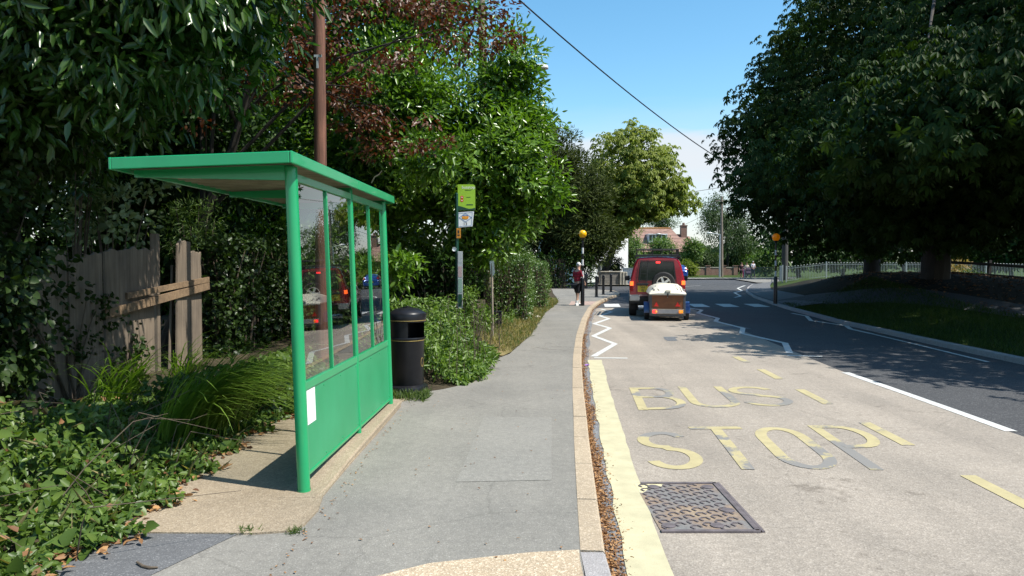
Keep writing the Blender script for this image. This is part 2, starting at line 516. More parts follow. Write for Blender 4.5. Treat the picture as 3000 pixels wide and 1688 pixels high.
def foliage(ls, rng, C, O, rad, per, L, W, droop=0.25, up=0.7, outw=0.5, flat=0.7, tint=(0.2, 0.8), palm=0, spread=0.6, keep=None, curl=0.12, fold=0.18, ctint=0.35):
    """a cluster of leaves round each centre C (outward direction O)"""
    M = len(C)
    rad = np.broadcast_to(rad, M)
    ct = rng.random(M)
    k = np.repeat(np.arange(M), per); n = len(k)
    d = rdir(rng, n)
    u = rng.random((n, 1)) ** 0.45
    p = C[k] + d * rad[k][:, None] * u * np.array([1, 1, flat])
    if keep is not None:
        ok = keep(p); k, d, p = k[ok], d[ok], p[ok]; n = len(k)
    if not n: return
    out = O[k]
    tt = tint[0] + (tint[1] - tint[0]) * ((1 - ctint) * rng.random(n) + ctint * ct[k])
    N = np.array([0, 0, 1.0]) * up + out * outw + rng.normal(size=(n, 3)) * spread * 0.6
    D = d * 0.7 + out * 0.5 + rng.normal(size=(n, 3)) * spread + np.array([0, 0, -droop])
    sz = 0.7 + 0.6 * rng.random(n)
    if not palm:
        ls.add(p, D, unit(N), L * sz, W * sz, tt, curl=curl, fold=fold)
        return
    N = unit(N); A = unit(np.cross(N, unit(D))); B = np.cross(A, N)
    for i in range(palm):
        a = (i - (palm - 1) / 2) * (2 * math.pi / (palm + 1.2))
        dd = B * math.cos(a) + A * math.sin(a) - N * 0.28 + np.array([0, 0, -droop])
        f = 1.0 - 0.3 * abs(i - (palm - 1) / 2) / (palm / 2)
        ls.add(p, dd, N, L * sz * f, W * sz * f, tt, curl=curl, fold=fold, wide=0.62)
def limbs(mb, rng, base, top, r0, targets, n=7, t0=0.35, t1=0.95):
    """tapered trunk from base to top with limbs bending out to targets"""
    base, top = Vector(base), Vector(top)
    pts = [base + (top - base) * t + Vector((rng.normal() * 0.08, rng.normal() * 0.08, 0)) * (1 if 0 < t < 1 else 0) for t in np.linspace(0, 1, 7)]
    mb.tube([pts[0] - Vector((0, 0, 0.2)), pts[0]] + pts[1:], [r0 * 1.45, r0 * 1.15] + [r0 * (1 - 0.75 * t) for t in np.linspace(0.16, 1, 6)], 10)
    for T in targets:
        T = Vector(T); t = t0 + (t1 - t0) * rng.random()
        s = base + (top - base) * t
        mid = s + (T - s) * 0.5 + Vector((rng.normal() * 0.2, rng.normal() * 0.2, 0.12 * (T - s).length))
        r = r0 * (0.42 - 0.25 * t)
        mb.tube([s, s + (mid - s) * 0.5 + Vector((0, 0, .05)), mid, mid + (T - mid) * 0.55, T], [r, r * 0.8, r * 0.6, r * 0.4, r * 0.15], n)

# ================================================================ THE SETTING
sm = lambda t: (lambda u: u * u * (3 - 2 * u))(np.clip(t, 0, 1))
_KY = [-8, 0, 3.9, 4.32, 5.38, 6.73, 7.73, 9.83, 12.93, 16.7, 21.7, 27.2, 31, 34, 37.9, 39.5]
_KX = [.62, .53, .517, .535, .611, .705, .785, .944, 1.206, 1.588, 2.19, 2.95, 3.66, 4.37, 5.42, 5.8]
def kerbL(y): return float(np.interp(y, _KY, _KX))
_RY = [-8, 5, 12, 15.5, 18, 21, 24.6, 27.4, 30.2, 36, 42.8, 49.6, 55.5, 60]
_RX = [8.3, 8.5, 8.7, 8.9, 9.1, 9.3, 9.8, 10.2, 10.7, 11.8, 13.5, 15.8, 18, 20.5]
def kerbR(y): return float(np.interp(y, _RY, _RX))
def centreX(y): return float(np.interp(y, [-8, 7.7, 12, 16, 22, 28, 40, 50], [5.0, 5.13, 5.3, 5.65, 6.15, 6.8, 9.0, 11.5]))
_PY = [-8, 3.9, 4.5, 5.7, 7.1, 8.0, 8.9, 9.4, 10.2, 12.5, 13.3, 17, 23.6, 30, 35, 40, 42, 44, 45, 45.8]
_PX = [-2.7, -2.34, -2.31, -2.44, -2.49, -2.4, -1.7, -1.05, -.5, -.32, -.05, .45, 1.02, 1.85, 2.1, 2.2, 2.3, 2.4, 2.4, 2.45]
def paveL(y): return float(np.interp(y, _PY, _PX))
def zR(x, y):
    k = np.interp(y, _RY, _RX)
    m = 1.25 * np.exp(-(((x - 16.5) / np.where(x > 16.5, 7.0, 9.0)) ** 2 + ((y - 30.5) / 11.0) ** 2))
    p = 0.55 * sm((y - 38) / 10) * sm((x - 15.5) / 5) * (1 - sm((y - 60) / 14))
    b = 0.16 * np.exp(-((x - k - 1.7) / 0.9) ** 2) * sm((26 - y) / 6)
    return 0.1 + (m + p) * sm((x - k - 0.3) / 4.0) + b - 0.25 * sm((x - 30) / 12) * sm((y - 20) / 10)
ys = lambda a, b, n: np.linspace(a, b, n)

M_road = asphalt('road_asphalt', (.062, .063, .066), (.14, .14, .14), scale=90, stain=.15, chips=.5)
M_buff = asphalt('buff_surfacing', (.315, .275, .228), (.40, .355, .30), scale=95, stain=.14, chips=.6, bmp=.45, tracks=.14, cracks=True)
M_pave = asphalt('pavement_asphalt', (.222, .211, .186), (.32, .305, .275), scale=160, stain=.16, chips=.3, bmp=.3, cracks=True, tracks=.06)
M_pave2 = asphalt('dark_pavement_asphalt', (.125, .127, .130), (.22, .22, .22), scale=130, stain=.15, chips=.35)
M_slab = asphalt('aggregate_concrete', (.44, .345, .235), (.66, .56, .42), scale=110, stain=.18, bmp=.6, chips=.7)
M_pad = asphalt('pad_concrete', (.345, .275, .19), (.45, .37, .27), scale=110, stain=.3, chips=.7, bmp=.6)
M_kerb = asphalt('kerb_concrete', (.42, .335, .235), (.58, .48, .36), scale=120, stain=.2, chips=.5)
M_kerb2 = asphalt('grey_kerb', (.33, .31, .30), (.45, .43, .42), scale=150, stain=.1, chips=.3)
M_gut = asphalt('gutter_asphalt', (.20, .205, .21), (.36, .36, .36), scale=60, stain=.3, chips=.4, bmp=.8)
M_patch = asphalt('patch_asphalt', (.13, .14, .15), (.3, .3, .3), scale=80, stain=.2, chips=.4)
M_tact = brick_mat('tactile_paving', (.42, .30, .25), (.38, .27, .22), (.25, .2, .17), 2.5, .5, .5, .02, 0)
M_yel = worn_paint('yellow_road_paint', (.44, .375, .20), (.315, .275, .23), wear=.64, scale=24, patch=((.205, .195, .18), .66))
M_yel2 = worn_paint('yellow_line_paint', (.50, .455, .29), (.30, .275, .25), wear=.12, scale=20)
M_wht = worn_paint('white_road_paint', (.56, .56, .53), (.22, .205, .18), wear=.42, scale=30)
M_soil = ground_mat('leaf_mould', [(0.3, (.035, .028, .018)), (0.5, (.07, .055, .035)), (0.7, (.12, .10, .06))], 3.0, 50)
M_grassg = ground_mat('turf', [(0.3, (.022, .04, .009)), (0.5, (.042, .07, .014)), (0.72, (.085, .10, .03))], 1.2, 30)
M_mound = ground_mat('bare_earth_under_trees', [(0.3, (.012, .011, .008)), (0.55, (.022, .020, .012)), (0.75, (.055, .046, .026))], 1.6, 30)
M_dry = ground_mat('dry_verge', [(0.3, (.10, .115, .03)), (0.5, (.22, .18, .075)), (0.7, (.34, .26, .13))], 2.2, 45)

b = MB(); N_ = 26
gx = np.concatenate([np.linspace(-900, -60, 8), np.linspace(-40, 60, 20), np.linspace(90, 900, 8)])
gy = np.concatenate([np.linspace(-200, -20, 4), np.linspace(-10, 100, 20), np.linspace(140, 1800, 10)])
vs = [(x, y, -.10) for y in gy for x in gx]; nx = len(gx)
b.add(vs, [(j * nx + i, j * nx + i + 1, (j + 1) * nx + i + 1, (j + 1) * nx + i) for j in range(len(gy) - 1) for i in range(nx - 1)])
struct('ground', b, M_grassg)

Y1 = ys(-8, 60, 70)
b = MB(); b.strip([(kerbL(min(y, 39.5)) - .02 if y < 39.5 else (5.9 if y < 53 else 9.2 + (y - 53) * .3), y) for y in Y1], [(kerbR(y) + .02, y) for y in Y1], 0.0)
struct('road', b, M_road)
b = MB(); b.strip([(-40, 45), (6, 45), (12, 45)], [(-40, 54.5), (6, 54), (12, 54)], -.006); struct('side_road', b, M_road)
b = MB(); b.strip([(9, 53.5), (20, 53.5), (60, 62)], [(9, 73), (20, 75), (60, 80)], -.012); struct('junction_road', b, M_road)
Y2 = ys(-8, 28.3, 50); rr = random.Random(4)
b = MB(); b.strip([(kerbL(y) + .15 + rr.uniform(-.03, .03), y) for y in Y2], [(centreX(y), y) for y in Y2], .004); struct('road_buff_surface', b, M_buff)
b = MB(); b.strip([(kerbL(y), y) for y in Y2], [(kerbL(y) + .19, y) for y in Y2], .0025); struct('road_gutter', b, M_gut)

pp = [(-8, None)]
Yp = [y for y in list(ys(-8, 39.5, 90))]
L_ = [(paveL(y), y) for y in Yp] + [(2.3, 42), (2.4, 44), (2.4, 45), (2.45, 45.8)]
R_ = [(kerbL(y) - .14, y) for y in Yp] + [(5.8, 41.4), (5.72, 43), (5.25, 44.4), (4.4, 45.3)]
b = MB(); b.strip(L_, R_, .10); struct('pavement', b, M_pave)
# kerb stones: one sheet with its vertical face, joints every 0.9 m
def kerb_mesh(pts, w=.14, z=.104, drop=-.02):
    b = MB(); n = len(pts)
    for i in range(n - 1):
        a, c = Vector(pts[i]), Vector(pts[i + 1]); d = (c - a); ln = d.length; d.normalize(); q = Vector((-d.y, d.x)) * w
        a2 = a + d * .006; c2 = c - d * .006; z1 = z + rr.uniform(-.003, .003)
        e = -Vector((-d.y, d.x)) * .012
        prof = lambda p: [(p.x + q.x, p.y + q.y, drop), (p.x + q.x, p.y + q.y, z1), (p.x - e.x, p.y - e.y, z1), (p.x, p.y, z1 - .014), (p.x + e.x, p.y + e.y, drop)]
        b.loft([prof(a2), prof(c2)])
    return b
def arc_pts(fn, y0, y1, step=.91):
    p = [Vector((fn(y0), y0))]; y = y0
    while y < y1:
        y += .02
        if (Vector((fn(y), y)) - p[-1]).length >= step: p.append(Vector((fn(y), y)))
    return p
kp = arc_pts(kerbL, 4.22, 39.3)
struct('kerb', kerb_mesh(kp + [Vector(p) for p in ((5.85, 40.3), (5.95, 41.2), (5.98, 42.1), (5.9, 43.0), (5.6, 43.9), (5.1, 44.6), (4.3, 45.3), (3.2, 45.9), (1.5, 46.4))]), M_kerb)
struct('grey_kerb', kerb_mesh([Vector((kerbL(y), y)) for y in (-3.2, -2.3, -1.4, -.5, .4, 1.3, 2.2, 3.1, 4.21)]), M_kerb2)
kr = [(kerbR(y), y) for y in ys(-6, 60, 70)]
struct('right_kerb', kerb_mesh([Vector(p) for p in kr[::-1]]), M_kerb2)
b = MB()
b.strip([(-2.6, -3), (-2.0, 3.0), (-1.15, 3.60), (-.45, 4.05), (.1, 4.2), (kerbL(4.2) - .145, 4.24)], [(kerbL(-3) - .145, -3), (kerbL(2) - .145, 2), (kerbL(3) - .145, 3.0), (kerbL(3.6) - .145, 3.6), (kerbL(4) - .145, 4.1), (kerbL(4.2) - .145, 4.235)], .104)
struct('aggregate_slab', b, M_slab)
b = MB(); b.strip([(-3.4, 1.5), (-2.75, 3.0), (-2.5, 3.7), (-2.36, 4.50)], [(-1.9, 1.5), (-1.98, 3.0), (-1.9, 3.9), (-1.66, 4.49)], .1035); struct('dark_pavement_patch', b, M_pave2)
for x0, x1, y0, y1 in ((-.42, .3, 5.55, 7.9),):
    b = MB(); b.strip([(x0, y0), (x0 + .12, y1)], [(x1, y0 + .05), (x1 + .12, y1 - .05)], .1030); struct('pale_pavement_patch', b, asphalt('pale_patch', (.235, .224, .199), (.33, .315, .285), bmp=.3, scale=160, stain=.1, chips=.3))
# the concrete pad under the shelter, raised along its front edge
pad = [(-2.6, 4.50), (-1.56, 4.48), (-1.36, 4.52), (-1.30, 4.62), (-1.285, 4.91), (-1.33, 5.2), (-1.32, 6.02), (-1.29, 7.2), (-1.275, 8.15), (-1.30, 8.75), (-1.06, 9.25), (-1.25, 9.7), (-2.9, 9.7), (-2.9, 7.5), (-2.8, 5.7)]
b = MB(); b.prism([(x, y, .02) for x, y in pad], (0, 0, .092)); struct('concrete_pad', b, M_pad)
b = MB(); b.loft([[(-1.64, y, .06), (-1.62, y, zz), (xx - .012, y, zz), (xx, y, zz - .014), (xx, y, .06)] for y, xx, zz in ((5.15, -1.36, .1135), (5.45, -1.335, .122), (6.02, -1.325, .15), (7.2, -1.295, .165), (8.45, -1.27, .165), (8.6, -1.3, .16))]); struct('concrete_plinth', b, M_pad)

# markings -------------------------------------------------------
Yl = ys(-3, 13.2, 60)
b = MB(); b.strip([(kerbL(y) + .13 + rr.uniform(-.018, .012), y) for y in Yl], [(kerbL(y) + .37 + rr.uniform(-.008, .008), y) for y in Yl], .0085); struct('yellow_kerb_line', b, M_yel2)
b = MB(); z_ = .0082
for y0, y1 in ((13.7, 12.9), (12.05, 11.05), (10.15, 9.1), (8.05, 7.05), (6.05, 5.0), (4.0, 3.0)):
    xm = lambda y: np.interp(y, [3, 5.5, 13.5], [3.6, 3.7, 4.13])
    b.strip([(xm(y0) - .065, y0), (xm(y1) - .065, y1)], [(xm(y0) + .065, y0), (xm(y1) + .065, y1)], z_)
struct('bus_cage_dashes', b, M_yel)
def arc(cx, cy, rx, ry, a0, a1, n=10): return [(cx + rx * math.cos(R(a0 + (a1 - a0) * i / n)), cy + ry * math.sin(R(a0 + (a1 - a0) * i / n))) for i in range(n + 1)]
S_ = arc(.5, .74, .42, .2, 20, 180, 12) + arc(.5, .74, .42, .2, 180, 265, 7)[1:] + arc(.5, .26, .42, .22, 85, -90, 13)[0:] + arc(.5, .26, .42, .22, -90, -165, 7)[1:]
GL = {'B': [[(.08, .0), (.08, 1)], [(.08, .96), (.55, .96)] + arc(.55, .75, .33, .21, 85, -85, 8) + [(.08, .54)], [(.55, .54)] + arc(.55, .29, .38, .25, 85, -85, 8) + [(.08, .04)]],
      'U': [[(.08, 1), (.08, .3)] + arc(.5, .26, .42, .22, 180, 360, 12) + [(.92, .3), (.92, 1)]],
      'S': [S_], 'T': [[(0, .96), (1, .96)], [(.5, .92), (.5, 0)]],
      'O': [arc(.5, .72, .42, .24, 0, 180, 12) + arc(.5, .28, .42, .24, 180, 360, 12) + [(.92, .72)]],
      'P': [[(.08, 0), (.08, 1)], [(.08, .96), (.5, .96)] + arc(.5, .71, .42, .25, 85, -85, 9) + [(.08, .46)]]}
def letter(ch, quad, w=.112):
    bl, br, tl, tr = [Vector(q) for q in quad]
    b = MB()
    for i, st in enumerate(GL[ch]):
        pts = []
        for u, v in st: pts.append((bl * (1 - u) + br * u) * (1 - v) + (tl * (1 - u) + tr * u) * v)
        b.ribbon(pts, w, z_ + .0012 * i)
    return b
for ch, q in (('B', ((1.50, 8.72), (2.13, 8.8), (1.64, 10.28), (2.2, 10.3))), ('U', ((2.19, 8.85), (2.82, 8.9), (2.33, 10.36), (2.93, 10.38))), ('S', ((2.86, 8.95), (3.52, 9.0), (2.98, 10.4), (3.58, 10.4))),
              ('S', ((1.18, 6.2), (1.66, 6.25), (1.27, 7.6), (1.74, 7.66))), ('T', ((1.76, 6.22), (2.22, 6.22), (1.87, 7.84), (2.42, 7.86))), ('O', ((2.34, 6.2), (2.84, 6.24), (2.5, 7.8), (2.98, 7.84))), ('P', ((3.03, 6.2), (3.52, 6.3), (3.17, 7.9), (3.66, 7.9)))):
    struct('painted_letter', letter(ch, q), M_yel)
b = MB()
b.ribbon([(1.51, 13.7), (2.2, 15.8), (1.93, 17.5), (2.6, 19.6), (2.33, 21.0), (3.0, 22.9), (2.85, 24.0), (3.5, 26), (3.32, 27.6)], .12, z_)
b.ribbon([(1.5, 13.5), (2.1, 13.45)], .11, z_)
zz = [(2310.7, 1035.5), (2297, 1005.7), (2170.8, 977.3), (2174.7, 961.8), (2095, 942), (2101.7, 932.7), (2043.5, 918), (2055, 908.6), (2017, 903)]
b.ribbon([G(*p)[:2] for p in zz], .13, z_ + .001)
b.ribbon([G(2303, 1041.5)[:2], G(2405.6, 1044.5)[:2]], .12, z_)
b.ribbon([G(2471.7, 1091)[:2], G(2560, 1122)[:2], G(2640, 1150)[:2], G(2800, 1207)[:2], G(2952, 1262)[:2]], .13, z_)
zr = [(2318, 918), (2361, 926), (2374, 940), (2392, 942), (2477, 955), (2489, 964), (2551, 978), (2683, 1009.6), (2889, 1060)]
b.ribbon([G(*p)[:2] for p in zr[:7]], .12, z_ - .002)
b.ribbon([G(*p)[:2] for p in zr[6:]], .08, z_ - .003)
for x0 in (3.75, 4.95, 6.1, 7.25, 8.4, 9.6):
    b.strip([(x0 - .12, 28.9), (x0 + .1, 31.0)], [(x0 + .5, 28.9), (x0 + .72, 31.0)], z_)
zf = [(2182, 837), (2160, 845), (2173, 852), (2151, 858), (2169, 868), (2151, 872)]
b.ribbon([G(*p)[:2] for p in zf], .12, z_)
b.ribbon([(9.0, 47), (9.6, 49), (10.5, 51), (12, 53), (14, 55)], .12, z_)
struct('white_road_markings', b, M_wht)
b = MB()
q = [G(2070, 957), G(2175, 957), G(2200, 964), G(2090, 965)]
b.add([(p.x, p.y, .0075) for p in q], [(0, 1, 2, 3)])
q = [G(1942, 987), G(1983, 987), G(1984, 989), G(1976, 990), G(1984, 998), G(1975, 999), G(1955, 999), G(1946, 995)]
b.add([(p.x, p.y, .0075) for p in q], [tuple(range(8))])
struct('road_repair_patches', b, M_patch)
b = MB(); b.strip([(2.2, 28.6), (2.5, 31.2)], [(kerbL(28.6) - .15, 28.6), (kerbL(31.2) - .15, 31.2)], .1045); struct('tactile_paving', b, M_tact)

# banks and verges
YY = ys(-8, 52, 90)
b = MB(); XF = [-60, -30, -15, -9, -6, -4.4, -3.4]
rows = []
for y in YY:
    e = paveL(min(y, 45.8)) - .015
    rows.append([(x, y, .085 + .1 * sm((-3 - x) / 4)) for x in XF if x < e - .6] [:7] + [])
LL = MB()
for y0, y1 in zip(YY[:-1], YY[1:]):
    e0, e1 = paveL(min(y0, 45.8)) - .012, paveL(min(y1, 45.8)) - .012
    f = [0, .02, .06, .13, .25, .5, 1]
    for a, c in zip(f[:-1], f[1:]):
        pt = lambda e, t, y: (e - t * 40, y, .097 + .12 * float(sm(t * 40 / 3)) + .02 * math.sin(3 * y + 9 * t * 40) * min(1, t * 20))
        LL.add([pt(e0, a, y0), pt(e1, a, y1), pt(e1, c, y1), pt(e0, c, y0)], [(0, 1, 2, 3)])
struct('left_verge', LL, M_soil)
b = MB()
yv = ys(13.0, 34, 40)
b.strip([(paveL(y) - 1.6, y) for y in yv], [(paveL(y) - .005, y) for y in yv], lambda x, y: .11 + .16 * float(sm((paveL(y) - x) / 1.2)) + .03 * math.sin(5 * y + 7 * x) * min(1, (paveL(y) - x)))
struct('dry_verge', b, M_dry)
b = MB(); yv = np.concatenate([ys(-8, 60, 100)]); ts = [0, .2, .5, .9, 1.4, 2, 2.7, 3.5, 4.5, 6, 8, 10.5, 13.5, 17, 21, 26, 32, 40]
vs = []
for y in yv:
    k = kerbR(y) + .12
    for t in ts: vs.append((k + t, y, float(zR(k + t, y)) - (.02 if t == 0 else 0)))
nt_ = len(ts)
fs = [(j * nt_ + i, j * nt_ + i + 1, (j + 1) * nt_ + i + 1, (j + 1) * nt_ + i) for j in range(len(yv) - 1) for i in range(nt_ - 1)]
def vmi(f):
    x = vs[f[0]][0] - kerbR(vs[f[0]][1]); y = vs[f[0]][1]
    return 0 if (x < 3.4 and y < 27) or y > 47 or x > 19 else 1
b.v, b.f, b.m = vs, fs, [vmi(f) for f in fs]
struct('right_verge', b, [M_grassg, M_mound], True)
fp = [(14.6, 6), (14.0, 12), (13.5, 16), (13.1, 20), (12.5, 25), (11.9, 28), (11.7, 31)]
b = MB()
for (x0, y0), (x1, y1) in zip(fp[:-1], fp[1:]):
    for k in range(4):
        A, B = k / 4, (k + 1) / 4
        p = [(x0 + (x1 - x0) * t, y0 + (y1 - y0) * t) for t in (A, B)]
        b.strip([(p[0][0] - .8, p[0][1]), (p[1][0] - .8, p[1][1])], [(p[0][0] + .8, p[0][1]), (p[1][0] + .8, p[1][1])], lambda x, y: float(zR(x, y)) + .03)
struct('footpath', b, M_road)
b = MB(); yv = ys(27, 60, 30)
b.strip([(kerbR(y) + .13, y) for y in yv], [(kerbR(y) + 1.5, y) for y in yv], lambda x, y: float(zR(x, y)) + .025); struct('right_pavement', b, M_pave2)
b = MB(); b.strip([(-30, 54.4), (4, 54.4), (9.0, 54.4)], [(-30, 58), (4, 58), (9.0, 58)], .10); struct('far_left_pavement', b, M_pave)
b = MB(); b.strip([(5, 74), (20, 75.4), (60, 80.4)], [(5, 77), (20, 78.4), (60, 83)], .10); struct('far_pavement', b, asphalt('far_paving', (.33, .31, .28), (.5, .5, .5)))
b = MB(); b.strip([(20.2, 61), (21, 66), (22.2, 74)], [(22, 60), (26.5, 70), (31, 77)], .085); struct('corner_pavement', b, M_pave)
b = MB(); b.strip([(-60, 77), (20, 78.5), (120, 88)], [(-60, 140), (20, 140), (120, 140)], lambda x, y: .09 if y < 100 else .3); struct('far_lawn', b, M_grassg)

# manhole cover: cast frame, raised hexagon pattern, bolts, old paint on it
mh = thing('manhole_cover', 'rusty rectangular cast iron cover with hexagon pattern set in the buff road', 'manhole cover', (1.235, 5.3, .0095))
M_iron = plain('cast_iron', (.15, .125, .125), .62, .25, .5, .3, 14, bmp=.2)
m_, nt, bs, out = new_mat('cover_metal')
v = coords(nt); n1 = noise(nt, 2.3, 5, .6, v); n2 = noise(nt, 40, 4, .7, v)
cc = ramp2(nt, n1.outputs['Fac'], [(.36, (.20, .195, .185)), (.48, (.215, .195, .18)), (.55, (.27, .20, .145)), (.66, (.38, .29, .19))])
cc = mixc(nt, 1.0, cc, ramp2(nt, n2.outputs['Fac'], [(.3, (.7, .7, .7)), (.7, (1.15, 1.15, 1.15))]), 'MULTIPLY')
sp = nt.nodes.new('ShaderNodeSeparateXYZ'); nt.links.new(v, sp.inputs[0])
n3 = noise(nt, 5, 5, .6, v)
ma = nt.nodes.new('ShaderNodeMath'); ma.operation = 'MULTIPLY_ADD'; nt.links.new(n3.outputs['Fac'], ma.inputs[0]); ma.inputs[1].default_value = .35; nt.links.new(sp.outputs['X'], ma.inputs[2])
mb_ = nt.nodes.new('ShaderNodeMath'); mb_.operation = 'MULTIPLY_ADD'; nt.links.new(sp.outputs['Y'], mb_.inputs[0]); mb_.inputs[1].default_value = -1.1; mc_ = nt.nodes.new('ShaderNodeMath'); mc_.operation = 'ADD'; mc_.inputs[1].default_value = 1.0; nt.links.new(ma.outputs[0], mc_.inputs[0]); nt.links.new(mc_.outputs[0], mb_.inputs[2])
cc = mixc(nt, ramp2(nt, mb_.outputs[0], [(.56, (1, 1, 1)), (.58, (0, 0, 0))]), cc, (.64, .58, .34))
nt.links.new(cc, bs.inputs['Base Color']); bs.inputs['Roughness'].default_value = .65; bs.inputs['Metallic'].default_value = .15
bb = MB(); fr = [(-.46, -.52), (.46, -.52), (.40 + .02, .52), (-.46, .52)]
bb.box(-.27, .37, -.52, .52, -.02, .0); obj('lid', bb, m_, mh, False)
bb = MB()
for a, c in (((-.27, -.52), (.37, -.52)), ((-.22, .52), (.37, .52)), ((.36, -.52), (.36, .52))): bb.bar((*a, .002), (*c, .002), .035, .012)
bb.bar((.39, -.53, .001), (.39, .53, .001), .018, .01); obj('frame', bb, M_iron, mh, False)
bb = MB()
for i in range(9):
    for j in range(10):
        cx_, cy_ = -.40 + i * .094, -.45 + j * .1 + (.05 if i % 2 else 0)
        if cx_ > .33 or cy_ > .49 or cx_ < -.24: continue
        hx = [(cx_ + .036 * math.cos(R(60 * k)), cy_ + .036 * math.sin(R(60 * k)), .003) for k in range(5)]
        for k in range(4): bb.bar(hx[k], hx[k + 1], .012, .007)
obj('raised_pattern', bb, M_iron, mh, False)
for x, y in ((.28, .42), (-.14, .42), (.28, -.12), (.12, -.42), (-.2, -.42)):
    bb = MB(); bb.lathe([(.045, .0), (.045, .007), (.02, .008), (.001, .008)], 16); obj('bolt', bb, M_iron, mh, True, loc=(x, y, 0))

# ================================================================ BUS SHELTER
M_green = plain('green_paint', (.012, .30, .110), .30, 0, .5, .06, 3.0, coat=.3)
M_greenp, nt, bs, out = new_mat('green_panel_paint')
v = coords(nt); n1 = noise(nt, 2.0, 5, .6, v); n2 = noise(nt, 26, 6, .75, v); vs_ = coords(nt, (1, 14, 1.2)); n3 = noise(nt, 2.2, 5, .65, vs_)
cc = ramp2(nt, n1.outputs['Fac'], [(.3, (.014, .25, .098)), (.7, (.024, .305, .128))])
cc = mixc(nt, ramp2(nt, n3.outputs['Fac'], [(.52, (0, 0, 0)), (.8, (.35, .35, .35))]), cc, (.07, .28, .15))
cc = mixc(nt, ramp2(nt, n2.outputs['Fac'], [(.70, (0, 0, 0)), (.74, (.8, .8, .8))]), cc, (.12, .24, .16))
nt.links.new(cc, bs.inputs['Base Color']); bs.inputs['Roughness'].default_value = .38
bump(nt, bs, n1.outputs['Fac'], .06, .03)
M_alu = plain('weathered_sheet', (.30, .27, .22), .5, .3, .5, .25, 5)
M_glass = glass_mat('clear_glazing', (.88, .92, .90), 1.25)
M_steel0 = plain('bright_bolt', (.6, .6, .58), .35, .6)
M_dark = plain('black_rubber', (.02, .02, .02), .6)
sh = thing('bus_shelter', 'bright green metal bus shelter with glazed front and cantilever roof on the pavement', 'bus shelter', (-1.487, 5.29, .10))
sh.rotation_euler = (0, -.031, R(-2.2)); sh.scale = (.972, .972, 1)
for y, r in ((0, .046), (1.65, .026), (3.1, .04)):
    bb = MB(); bb.lathe([(r, 0), (r, 2.32)], 24, (0, 0, 0)); bb.lathe([(r + .003, 0), (r + .003, .03)], 24)
    o = obj('post', bb, M_green, sh, loc=(0, y, 0))
def framed(y0, y1):
    bb = MB(); bb.box(-.012, .012, y0, y1, .125, .72); o = obj('lower_panel', bb, M_greenp, sh, False)
    for z0, z1 in ((.722, .784), (.105, .13), (2.226, 2.284)): bb = MB(); bb.box(-.02, .02, y0, y1, z0, z1); obj('rail', bb, M_green, sh, False, .004)
    ym = (y0 + y1) / 2; 
    bb = MB(); bb.box(-.016, .016, ym - .014, ym + .014, .784, 2.226); obj('mullion', bb, M_green, sh, False, .003)
    for a, c in ((y0, ym - .014), (ym + .014, y1)):
        bb = MB(); bb.add([(0, a, .786), (0, c, .786), (0, c, 2.224), (0, a, 2.224)], [(0, 1, 2, 3)]); obj('glass_pane', bb, M_glass, sh, False)
    return o
pa = framed(.045, 1.625); pb = framed(1.677, 3.06)
# torn notice stuck on the nearer panel, ink run along its top
m_, nt, bs, out = new_mat('faded_notice'); v = coords(nt, (1, 22, 5)); n = noise(nt, 2.2, 5, .7, v)
sp = nt.nodes.new('ShaderNodeSeparateXYZ'); t = nt.nodes.new('ShaderNodeTexCoord'); nt.links.new(t.outputs['Object'], sp.inputs[0])
ma = nt.nodes.new('ShaderNodeMath'); ma.operation = 'MULTIPLY_ADD'; nt.links.new(sp.outputs['Z'], ma.inputs[0]); ma.inputs[1].default_value = -3.2; nt.links.new(n.outputs['Fac'], ma.inputs[2])
nt.links.new(ramp2(nt, ma.outputs[0], [(.10, (.42, .44, .45)), (.22, (.80, .81, .80))]), bs.inputs['Base Color']); bs.inputs['Roughness'].default_value = .6
bb = MB(); bb.box(0, .0018, 0, .25, -.22, .03); o = obj('notice', bb, m_, pa, False, loc=(.013, .055, .685)); o['label'] = 'white paper notice with smeared grey ink'
# roof: fascia tray, corrugated soffit, beams
fx0, fx1, fy0, fy1, fz = -1.20, .10, -.26, 3.30, 2.317
bb = MB(); bb.box(fx0 + .02, fx1 - .02, fy0 + .02, fy1 - .02, fz + .05, fz + .07); roof = obj('roof', bb, M_green, sh, False)
bb = MB()
bb.box(fx1 - .02, fx1, fy0, 1.6, fz - .003, fz + .08); bb.box(fx1 - .021, fx1 + .003, 1.603, fy1, fz - .003, fz + .079)
bb.box(fx0, fx0 + .02, fy0, fy1, fz - .003, fz + .08); bb.box(fx0 + .02, fx1 - .021, fy0 + .001, fy0 + .021, fz - .002, fz + .079); bb.box(fx0 + .02, fx1 - .021, fy1 - .02, fy1, fz - .003, fz + .079)
obj('fascia', bb, M_green, roof, False, .006)
bb = MB(); ny = 120; vs = []
for i in range(ny + 1):
    y = fy0 + .025 + (fy1 - fy0 - .05) * i / ny; z = fz + .035 + (.012 if (i // 2) % 2 else -.006)
    vs += [(fx0 + .02, y, z), (fx1 - .025, y, z)]
bb.add(vs, [(2 * i, 2 * i + 1, 2 * i + 3, 2 * i + 2) for i in range(ny)]); obj('soffit', bb, M_alu, roof, False)
for i in range(11):
    bb = MB(); y_ = .1 + i * .3; bb.lathe([(.009, 0), (.008, -.006), (.001, -.007)], 8, (.045, y_, fz + .028)); obj('roof_bolt', bb, M_steel0, roof, True)
for y0 in (.07, .55, 1.05, 1.58, 1.72, 2.2, 2.6, 3.03):
    for z0 in (.16, .69):
        bb = MB(); bb.lathe([(.007, .012), (.006, .016), (.001, .017)], 8, (0, y0, z0), 'x'); obj('rivet', bb, M_green, pa if y0 < 1.63 else pb, True)
